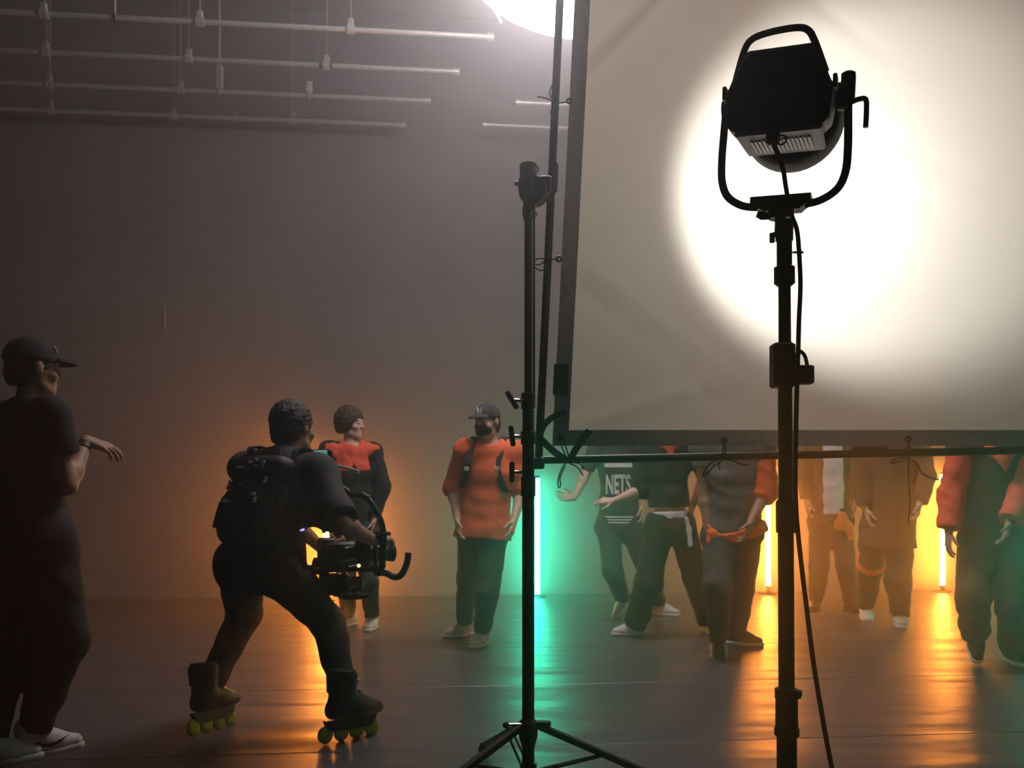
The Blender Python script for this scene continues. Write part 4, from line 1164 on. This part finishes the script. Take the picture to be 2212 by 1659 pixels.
part('sleeve_stripe', mb, M['bright_orange'], f['root'], 'orange stripe down the sleeve')

# dancer G: orange sash around the hips with a hanging end
g = crew['G']
def hip_band(pj, z0, z1, gg, tilt, name, m, label, ex=None, res=.009):
    S = SDF(); w = (pj['P'] + pj['spine'] * z0); 
    S.rc(pj['P'] + pj['spine'] * (z0 + .1), pj['P'] - pj['spine'] * .10, .135 + gg, .142 + gg, .04, (pj['fw'], .80))
    S.rc(pj['hiR'], pj['hiL'], .10 + gg, .10 + gg, .05, (pj['fw'], .95))
    nrm = (pj['spine'] + pj['lat'] * tilt).normalized()
    S.cut(pj['P'] + pj['spine'] * z0, nrm).cut(pj['P'] + pj['spine'] * z1, -nrm)
    if ex: ex(S)
    return sdfpart(name, S, res, m, pj['root'], .003, 45, 6, label)
def knot(S):
    q = g['P'] + g['lat'] * .13 + g['fw'] * .135 - V(0, 0, .10)
    S.rc(q + V(0, 0, .06), q, .035, .03, .03).rc(q, q + V(.02, -.02, -.11), .03, .022, .03, (g['fw'], .6)).rc(q + V(0, 0, .05), q + V(-.03, 0, .12), .02, .012, .02)
hip_band(g, -.01, -.085, .046, .28, 'sash', M['bright_orange'], 'orange sash tied around the hips', knot)

# dancer H: white shirt in the open jacket and an orange cloth hanging from the belt
h = crew['H']
S = SDF()
S.rc(h['P'] + h['spine'] * .02, h['waist'], .192, .186, .05, (h['fw'], .70)); S.rc(h['waist'], h['chest'], .186, .196, .05, (h['fw'], .68)); S.rc(h['chest'], h['N'] - h['spine'] * .10, .186, .14, .05, (h['fw'], .68))
S.cut(h['P'] + h['lat'] * .10, h['lat']).cut(h['P'] - h['lat'] * .075, -h['lat']).cut(h['P'] + h['fw'] * .02, -h['fw']).cut(h['P'] + h['spine'] * .03, -h['spine'])
sdfpart('undershirt', S, .009, M['white_cloth'], h['root'], .003, 40, 3, 'white shirt showing in the open jacket')
S = SDF(); q = h['P'] - h['lat'] * .055 + h['fw'] * .15 + V(0, 0, .02)
S.rc(q, q + V(-.03, -.02, -.08), .03, .045, .03, (h['fw'], .5)).rc(q + V(-.03, -.02, -.08), q + V(.03, -.02, -.11), .04, .03, .03, (h['fw'], .5)).rc(q, q + V(.05, -.01, -.09), .025, .03, .03, (h['fw'], .5)).rc(q + V(.05, -.01, -.09), q + V(.07, -.01, -.19), .035, .03, .03, (h['fw'], .5))
sdfpart('hanging_cloth', S, .008, M['bright_orange'], h['root'], .003, 45, 3, 'orange cloth hanging from the belt')

# dancer I: orange band at the knee
i_ = crew['I']
kn, hp_ = i_['knR'], i_['hiR']; ax = (hp_ - kn).normalized()
S = SDF(); S.rc(kn + ax * .02, kn + ax * .075, .112, .114, .01, None, (1, 1))
sdfpart('knee_band', S, .008, M['bright_orange'], i_['root'], .001, 40, 3, 'orange band tied at the knee')

# dancer J: red-orange collar
j_ = crew['J']
S = SDF(); n0 = j_['N'] - j_['spine'] * .05 + j_['sfw'] * .05
S.rc(n0 + j_['slat'] * .09, n0 + j_['sfw'] * .10 - j_['spine'] * .06, .035, .035, .03).rc(n0 - j_['slat'] * .09, n0 + j_['sfw'] * .10 - j_['spine'] * .06, .035, .035, .03).rc(n0 + j_['sfw'] * .10 - j_['spine'] * .06, n0 + j_['sfw'] * .12 - j_['spine'] * .13, .04, .015, .03)
sdfpart('collar', S, .009, M['red_cloth'], j_['root'], .002, 40, 3, 'red-orange collar')
S = SDF(); S.rc(n0 + j_['sfw'] * .125 - j_['spine'] * .02 + j_['slat'] * .03, n0 + j_['sfw'] * .125 - j_['spine'] * .02 - j_['slat'] * .03, .018, .018, .02)
sdfpart('neck_trim', S, .008, M['white_cloth'], j_['root'], 0, 40, 3)

# observer A: dark side mark on the white shoe
a_ = crew['A']; so, SPf = a_['shoeR']
tree = bvh(so)
sw2 = [(-.07, .012), (-.045, -.006), (-.02, -.014), (.01, -.012), (.045, .002), (.085, .028), (.045, .010), (.012, .002), (-.012, 0), (-.035, .006), (-.05, .016)]
fx = ang(42); lx = V(fx.y, -fx.x, 0)
cc = a_['anR'] + fx * .045 + V(0, 0, -.042)
decal('side_mark', tree, sw2, [tuple(range(len(sw2)))], cc + lx * .05, fx, V(0, 0, 1), -lx, M['black_shoe'], so, .003, 'dark curved side mark')
# wrist strap on the raised arm
wr, el = a_['wrR'], a_['elR']; t_ = (wr - el).normalized()
part('wrist_watch', MB().lathe(lerp(el, wr, .80), t_, [(0, .030), (0, .034), (.03, .033), (.03, .028)], 18), M['black_plastic'], a_['root'], 'dark wrist strap')

# ------------------------------------------------------------------ backpacks
M['nylon'] = mat('black_nylon', (0.016, 0.015, 0.014), 0.6, var=0.25, scale=30, bump=0.15, bscale=260)
M['buckle'] = mat('grey_plastic_buckle', (0.6, 0.58, 0.56), 0.35, var=0.08)
def backpack(pj, label, w, hgt, dep, lift, straps_front=True, detail=False, shift=0.0, near=0.0):
    bd = -pj['sfw']; sx = pj['slat']; up = pj['spine']; bd = (bd - up * bd.dot(up)).normalized(); sx = up.cross(bd).normalized()
    c = pj['chest'] + bd * (.100 + dep - near) + up * lift + sx * shift * (1 if sx.dot(pj['slat']) > 0 else -1)
    root = thing('backpack', label, 'backpack', (c.x, c.y, c.z))
    Rm = np.array([list(sx), list(bd), list(up)]).T
    S = SDF(); S.box(c, (w, dep, hgt), Rm, .055, .03); S.box(c + bd * dep * .75 - up * hgt * .38, (w * .82, dep * .55, hgt * .52), Rm, .045, .03)
    bag = sdfpart('bag', S, .008, M['nylon'], root, .003, 24, 8)
    S = SDF(); S.box(c + bd * dep * 1.15 - up * hgt * .45, (w * .68, dep * .30, hgt * .36), Rm, .03, .02)
    sdfpart('front_pocket', S, .007, M['nylon'], root, .002, 30, 9)
    part('top_loop', MB().tube(smooth_path([c + up * hgt * .95 + sx * .04 - bd * .03, c + up * (hgt + .05) - bd * .035, c + up * hgt * .95 - sx * .04 - bd * .03], 5), .008, 8), M['web'], root)
    for q, nm in ((1, 'shR'), (-1, 'shL')):
        sh = lerp(pj['N'] - up * .045, pj[nm], .62); f_ = pj['sfw']
        sh_t = sh + V(0, 0, .085)
        low = pj['waist'] + sx * q * .155 + up * .10
        P = [c + up * hgt * .78 + sx * q * w * .5 - bd * dep * .8, sh_t - f_ * .06, sh_t + f_ * .02, sh + f_ * .118 - up * .02, sh + f_ * .150 - up * .13, low + f_ * .085, low - f_ * .02, c - up * hgt * .7 + sx * q * w * .8 - bd * dep * .6]
        P = smooth_path(P, 6); rings = []
        for i, p in enumerate(P):
            t = (P[min(i + 1, len(P) - 1)] - P[max(i - 1, 0)]).normalized(); a = t.cross(sx * q); a = a.normalized() if a.length > 1e-4 else up
            wd = .026; rings.append([p + sx * wd + a * .005, p - sx * wd + a * .005, p - sx * wd - a * .005, p + sx * wd - a * .005])
        s_ = part('shoulder_strap', MB().loft(rings), M['web'], root)
        m_ = P[int(len(P) * .56)]
        subpart('buckle', MB().bbox(m_ + f_ * .006, (.018, .008, .014), .003), M['buckle'], s_, 'light buckle')
    if detail:
        fr = bd * (dep * 1.02)
        for (a, b, ln, vert) in ((-.6, .62, .022, 0), (-.2, .74, .010, 0), (.05, .80, .010, 0), (.12, .66, .012, 0), (.45, .70, .016, 1), (-.85, .22, .022, 1), (.75, .35, .016, 1), (-.52, -.20, .026, 0), (.72, -.02, .012, 0), (.85, -.15, .012, 1), (-.3, .25, .014, 0)):
            pc = c + sx * a * w + up * b * hgt + fr * (1.0 if b > 0.1 else 1.45)
            part('buckle', MB().bbox(pc, (.007 if vert else ln, .006, ln if vert else .007), .002, Matrix((sx, bd, up)).transposed()), M['buckle'], root)
        for a in (-.55, .55):
            P = [c + sx * a * w + up * hgt * .95, c + sx * a * w + bd * dep * 1.06 + up * hgt * .6, c + sx * a * w + bd * dep * 1.06 + up * hgt * .15, c + sx * a * w * 1.1 + bd * dep * 1.5 - up * hgt * .2, c + sx * a * w + bd * dep * 1.5 - up * hgt * .8]
            P = smooth_path(P, 5); part('compression_strap', MB().loft([[p + sx * .011 + bd * .004, p - sx * .011 + bd * .004, p - sx * .011 - bd * .004, p + sx * .011 - bd * .004] for p in P]), M['web'], root)
        for b in (.42, .05):
            P = smooth_path([c + sx * w * 1.02 + up * hgt * b, c + sx * w * .5 + bd * dep * 1.05 + up * hgt * b, c - sx * w * .5 + bd * dep * 1.05 + up * hgt * b, c - sx * w * 1.02 + up * hgt * b], 5)
            part('compression_strap', MB().loft([[p + up * .010 + bd * .004, p - up * .010 + bd * .004, p - up * .010 - bd * .004, p + up * .010 - bd * .004] for p in P]), M['web'], root)
    return root
backpack(crew['B'], 'black backpack with straps and buckles on the skating camera operator', .160, .205, .065, -.095, detail=True, shift=.055, near=.035)
backpack(crew['D'], 'dark backpack worn by the man in the orange shirt', .13, .19, .06, -.02)

# ------------------------------------------------------------------ inline skates
b_ = crew['B']
def skate(an, toe, pitch, roll=0.0):
    f = (ang(toe) * math.cos(pitch) - V(0, 0, 1) * math.sin(pitch)).normalized(); x, f, u = frame3(f, V(0, 0, 1) + ang(toe + 90) * roll)
    def P(a, b, c): return an + f * a + x * b + u * c
    S = SDF()
    S.rc(P(-.05, 0, -.05), P(.08, 0, -.052), .044, .046, .03).rc(P(.08, 0, -.052), P(.165, .004, -.058), .047, .038, .03, (u, .85))
    S.rc(P(-.02, 0, -.02), P(-.015, 0, .13), .052, .062, .03, None, (0, 1)).rc(P(0, 0, .0), P(.11, 0, -.045), .05, .038, .03); S.cut(P(0, 0, -.085), -u)
    o = sdfpart('inline_skate', S, .0075, M['black_shoe'], b_['root'], 0, 30, 1, 'black inline skate with lime wheels')
    subpart('cuff', MB().lathe(P(-.016, 0, .03), u, [(0, .058), (0, .066), (.085, .070), (.085, .062)], 20), M['black_plastic'], o)
    subpart('buckle', MB().bbox(P(.045, .0, .075), (.012, .035, .010), .003, Matrix((f, x, u)).transposed()), M['buckle'], o)
    subpart('instep_strap', MB().tube(smooth_path([P(.03, -.05, -.04), P(.075, -.02, .012), P(.075, .02, .012), P(.03, .05, -.04)], 4), .009, 8), M['black_plastic'], o)
    fr = MB().prism([(-.10, -.088), (.17, -.088), (.16, -.12), (.135, -.14), (-.065, -.14), (-.09, -.12)], an, f, u, x, .014)
    subpart('frame', fr, M['dark_grey'], o)
    for k in range(4):
        subpart('wheel', MB().lathe(P(-.095 + .082 * k, 0, -.150), x, [(-.012, .012), (-.012, .028), (-.006, .037), (.006, .037), (.012, .028), (.012, .012)], 20), M['lime'], o, 'lime green wheel')
skate(b_['anL'], 24, .05, -.1)
skate(b_['anR'], 46, .03, .0)

# ------------------------------------------------------------------ gimbal camera rig
M['led_white'] = mat('white_indicator', (1, .9, .7), .4, emit=(1.0, .82, .5), emit_s=14)
M['led_orange'] = mat('orange_indicator', (1, .6, .3), .4, emit=(1.0, .55, .22), emit_s=3)
M['led_blue'] = mat('blue_indicator', (.4, .3, 1), .4, emit=(.30, .22, 1.0), emit_s=2.2)
M['screen'] = mat('monitor_picture', (.05, .2, .15), .3, emit=(.22, .55, .42), emit_s=.5, var=.1)
DG = 4.32
def GP(px, py, dd=0): return J(px, py, DG + dd)
root = thing('camera_gimbal', 'black handheld gimbal rig with cinema camera held by the skating operator', 'camera rig', GP(760, 1210))
hf = ang(62); hx = V(hf.y, -hf.x, 0); HRM = Matrix((hx, hf, V(0, 0, 1))).transposed()
part('top_bar', MB().tube(smooth_path([GP(690, 1062, .1), GP(712, 1050, .08), GP(735, 1052, .04), GP(757, 1068, .0), GP(778, 1070, -.02), GP(796, 1079, -.04), GP(813, 1104, -.06), GP(824, 1128, -.08), GP(828, 1148, -.09)], 5), .0135, 10), M['black_metal'], root)
for x0, y0, x1, y1 in ((738, 1053, 754, 1065), (782, 1069, 797, 1078)):
    part('bar_sleeve', MB().cyl(GP(x0, y0, .02 if x0 < 760 else -.03), GP(x1, y1, .0 if x0 < 760 else -.045), .0155, n=12), M['dark_grey'], root)
part('grip_disc', MB().lathe(GP(827, 1152, -.09), (0.05, 0, 1), [(-.008, .034), (0, .038), (.008, .034)], 20), M['black_plastic'], root)
part('hand_grip', MB().lathe(GP(827, 1206, -.09), (0.02, 0, 1), [(0, .018), (.02, .019), (.06, .017), (.10, .018), (.112, .015)], 14), M['rubber'], root)
part('side_loop', MB().tube(smooth_path([GP(812, 1236, -.05), GP(834, 1238, -.09), GP(850, 1246, -.1), GP(864, 1244, -.1), GP(874, 1230, -.1), GP(880, 1212, -.1), GP(882, 1194, -.1)], 5), .0150, 10), M['black_metal'], root)
part('side_post', MB().tube([GP(824, 1190, -.09), GP(826, 1222, -.09), GP(818, 1240, -.06)], .016, 10), M['black_metal'], root)
part('side_post', MB().tube([GP(810, 1170, -.03), GP(812, 1236, -.03)], .011, 10), M['black_metal'], root)
cam_b = part('camera_body', MB().bbox(GP(748, 1196), (.058, .105, .058), .012, HRM), M['black_plastic'], root)
subpart('top_handle', MB().tube(smooth_path([GP(716, 1170), GP(722, 1156), GP(735, 1152), GP(748, 1158), GP(752, 1174)], 4), .008, 8), M['black_metal'], cam_b)
part('lens', MB().lathe(GP(748, 1196) + hf * .10, hf, [(0, .036), (.03, .04), (.05, .036), (.10, .042), (.13, .046), (.135, .040)], 22), M['black_plastic'], root)
part('lens_ring', MB().lathe(GP(748, 1196) + hf * .14, hf, [(0, .040), (.002, .045), (.018, .045), (.02, .04)], 22), M['dark_grey'], root)
part('base_bar', MB().bbox(GP(748, 1228), (.05, .17, .012), .004, HRM), M['dark_grey'], root)
part('cross_bar', MB().tube([GP(664, 1226, .02), GP(700, 1231, .0), GP(760, 1228, -.02), GP(818, 1230, -.05)], .013, 10), M['black_metal'], root)
part('tilt_motor', MB().lathe(GP(768, 1262, -.02), (1, .1, 0), [(-.045, .028), (-.04, .036), (.03, .036), (.036, .028)], 18), M['black_plastic'], root)
part('pan_motor', MB().lathe(GP(735, 1255, .0), (0, 0, 1), [(-.07, .030), (-.065, .036), (.02, .036), (.03, .028)], 18), M['black_plastic'], root)
part('gimbal_arm', MB().bbox(GP(712, 1262, .0), (.03, .045, .05), .008, HRM), M['black_plastic'], root)
part('gimbal_strut', MB().tube([GP(664, 1226, -.02), GP(676, 1240, -.02), GP(694, 1266, -.01)], .010, 8), M['dark_grey'], root)
part('roll_motor', MB().lathe(GP(700, 1222, .0), hf, [(-.05, .03), (-.045, .04), (.02, .04), (.03, .03)], 18), M['black_plastic'], root)
part('lower_plate', MB().bbox(GP(764, 1288, -.02), (.042, .06, .012), .004, HRM), M['black_plastic'], root)
part('counterweight_post', MB().cyl(GP(768, 1270, -.02), GP(766, 1290, -.02), .014, n=10), M['dark_grey'], root)
for x, y in ((752, 1252), (760, 1268), (744, 1237)):
    part('clamp_knob', MB().lathe(GP(x, y, -.075), (0, -1, 0), [(0, .012), (.008, .013), (.016, .010)], 12), M['chrome'], root)
part('battery', MB().bbox(GP(706, 1186, -.02), (.045, .035, .052), .008, HRM), M['black_plastic'], root)
part('receiver_box', MB().bbox(GP(780, 1178, -.03), (.024, .02, .035), .005, HRM), M['black_plastic'], root)
part('cable_loop', MB().torus(GP(712, 1166, -.08), (.3, -1, 0), .024, .004, 20, 6, .3, 4.2), M['buckle'], root)
part('cable_loop', MB().tube(smooth_path([GP(730, 1160, -.06), GP(745, 1148, -.08), GP(765, 1160, -.08), GP(778, 1185, -.06)], 5), .004, 6), M['rubber'], root)
for (x0, y0, x1, y1) in ((742, 1212, 768, 1207), (752, 1224, 770, 1221), (745, 1183, 765, 1180)):
    part('rail_rod', MB().cyl(GP(x0, y0, -.09), GP(x1, y1, -.07), .0045, n=8), M['chrome'], root)
po = part('control_post', MB().tube([GP(654, 1228, -.20), GP(652, 1180, -.21), GP(652, 1143, -.22)], [.020, .019, .016], 12), M['black_plastic'], root)
subpart('blue_indicator', MB().bbox(GP(652, 1139, -.238), (.011, .008, .016), .003), M['led_blue'], po, 'glowing blue display')
subpart('white_indicator', MB().ball(GP(650, 1129, -.238), .005, 10, 6), M['led_white'], po)
part('post_arm', MB().tube([GP(654, 1226, -.20), GP(672, 1226, -.08), GP(700, 1228, .0)], .012, 8), M['black_metal'], root)
pl = part('lamp_post', MB().tube([GP(700, 1150, -.10), GP(697, 1133, -.12)], .010, 8), M['black_plastic'], root)
subpart('warm_indicator', MB().ball(GP(697, 1129, -.16), .0105, 12, 8), M['led_white'], pl, 'bright warm indicator light')
subpart('orange_indicator', MB().ball(GP(775, 1222, -.12), .0085, 10, 6), M['led_orange'], cam_b)
# monitor on its arm
mf = Vector((-.45, -.85, .1)).normalized(); mx, mf2, mu = frame3(-mf, (0, 0, 1)); MR = Matrix((mx, mf2, mu)).transposed()
mo = part('monitor', MB().bbox(GP(694, 986, .30), (.052, .010, .036), .004, MR), M['black_plastic'], root)
subpart('screen', MB().bbox(GP(694, 986, .30) - mf2 * .0105, (.045, .001, .030), .0005, MR), M['screen'], mo, 'greenish lit screen')
part('monitor_bracket', MB().bbox(GP(713, 1000, .28), (.013, .012, .060), .003), M['black_metal'], root)
part('monitor_arm', MB().tube([GP(714, 1004, .27), GP(745, 1010, .24), GP(776, 1019, .2)], .0085, 8), M['steel'], root)
part('monitor_arm', MB().tube([GP(713, 1022, .26), GP(716, 1030, .2), GP(712, 1050, .08)], .009, 8), M['black_metal'], root)
part('arm_clamp', MB().bbox(GP(726, 1022, .2), (.016, .012, .010), .003), M['steel'], root)
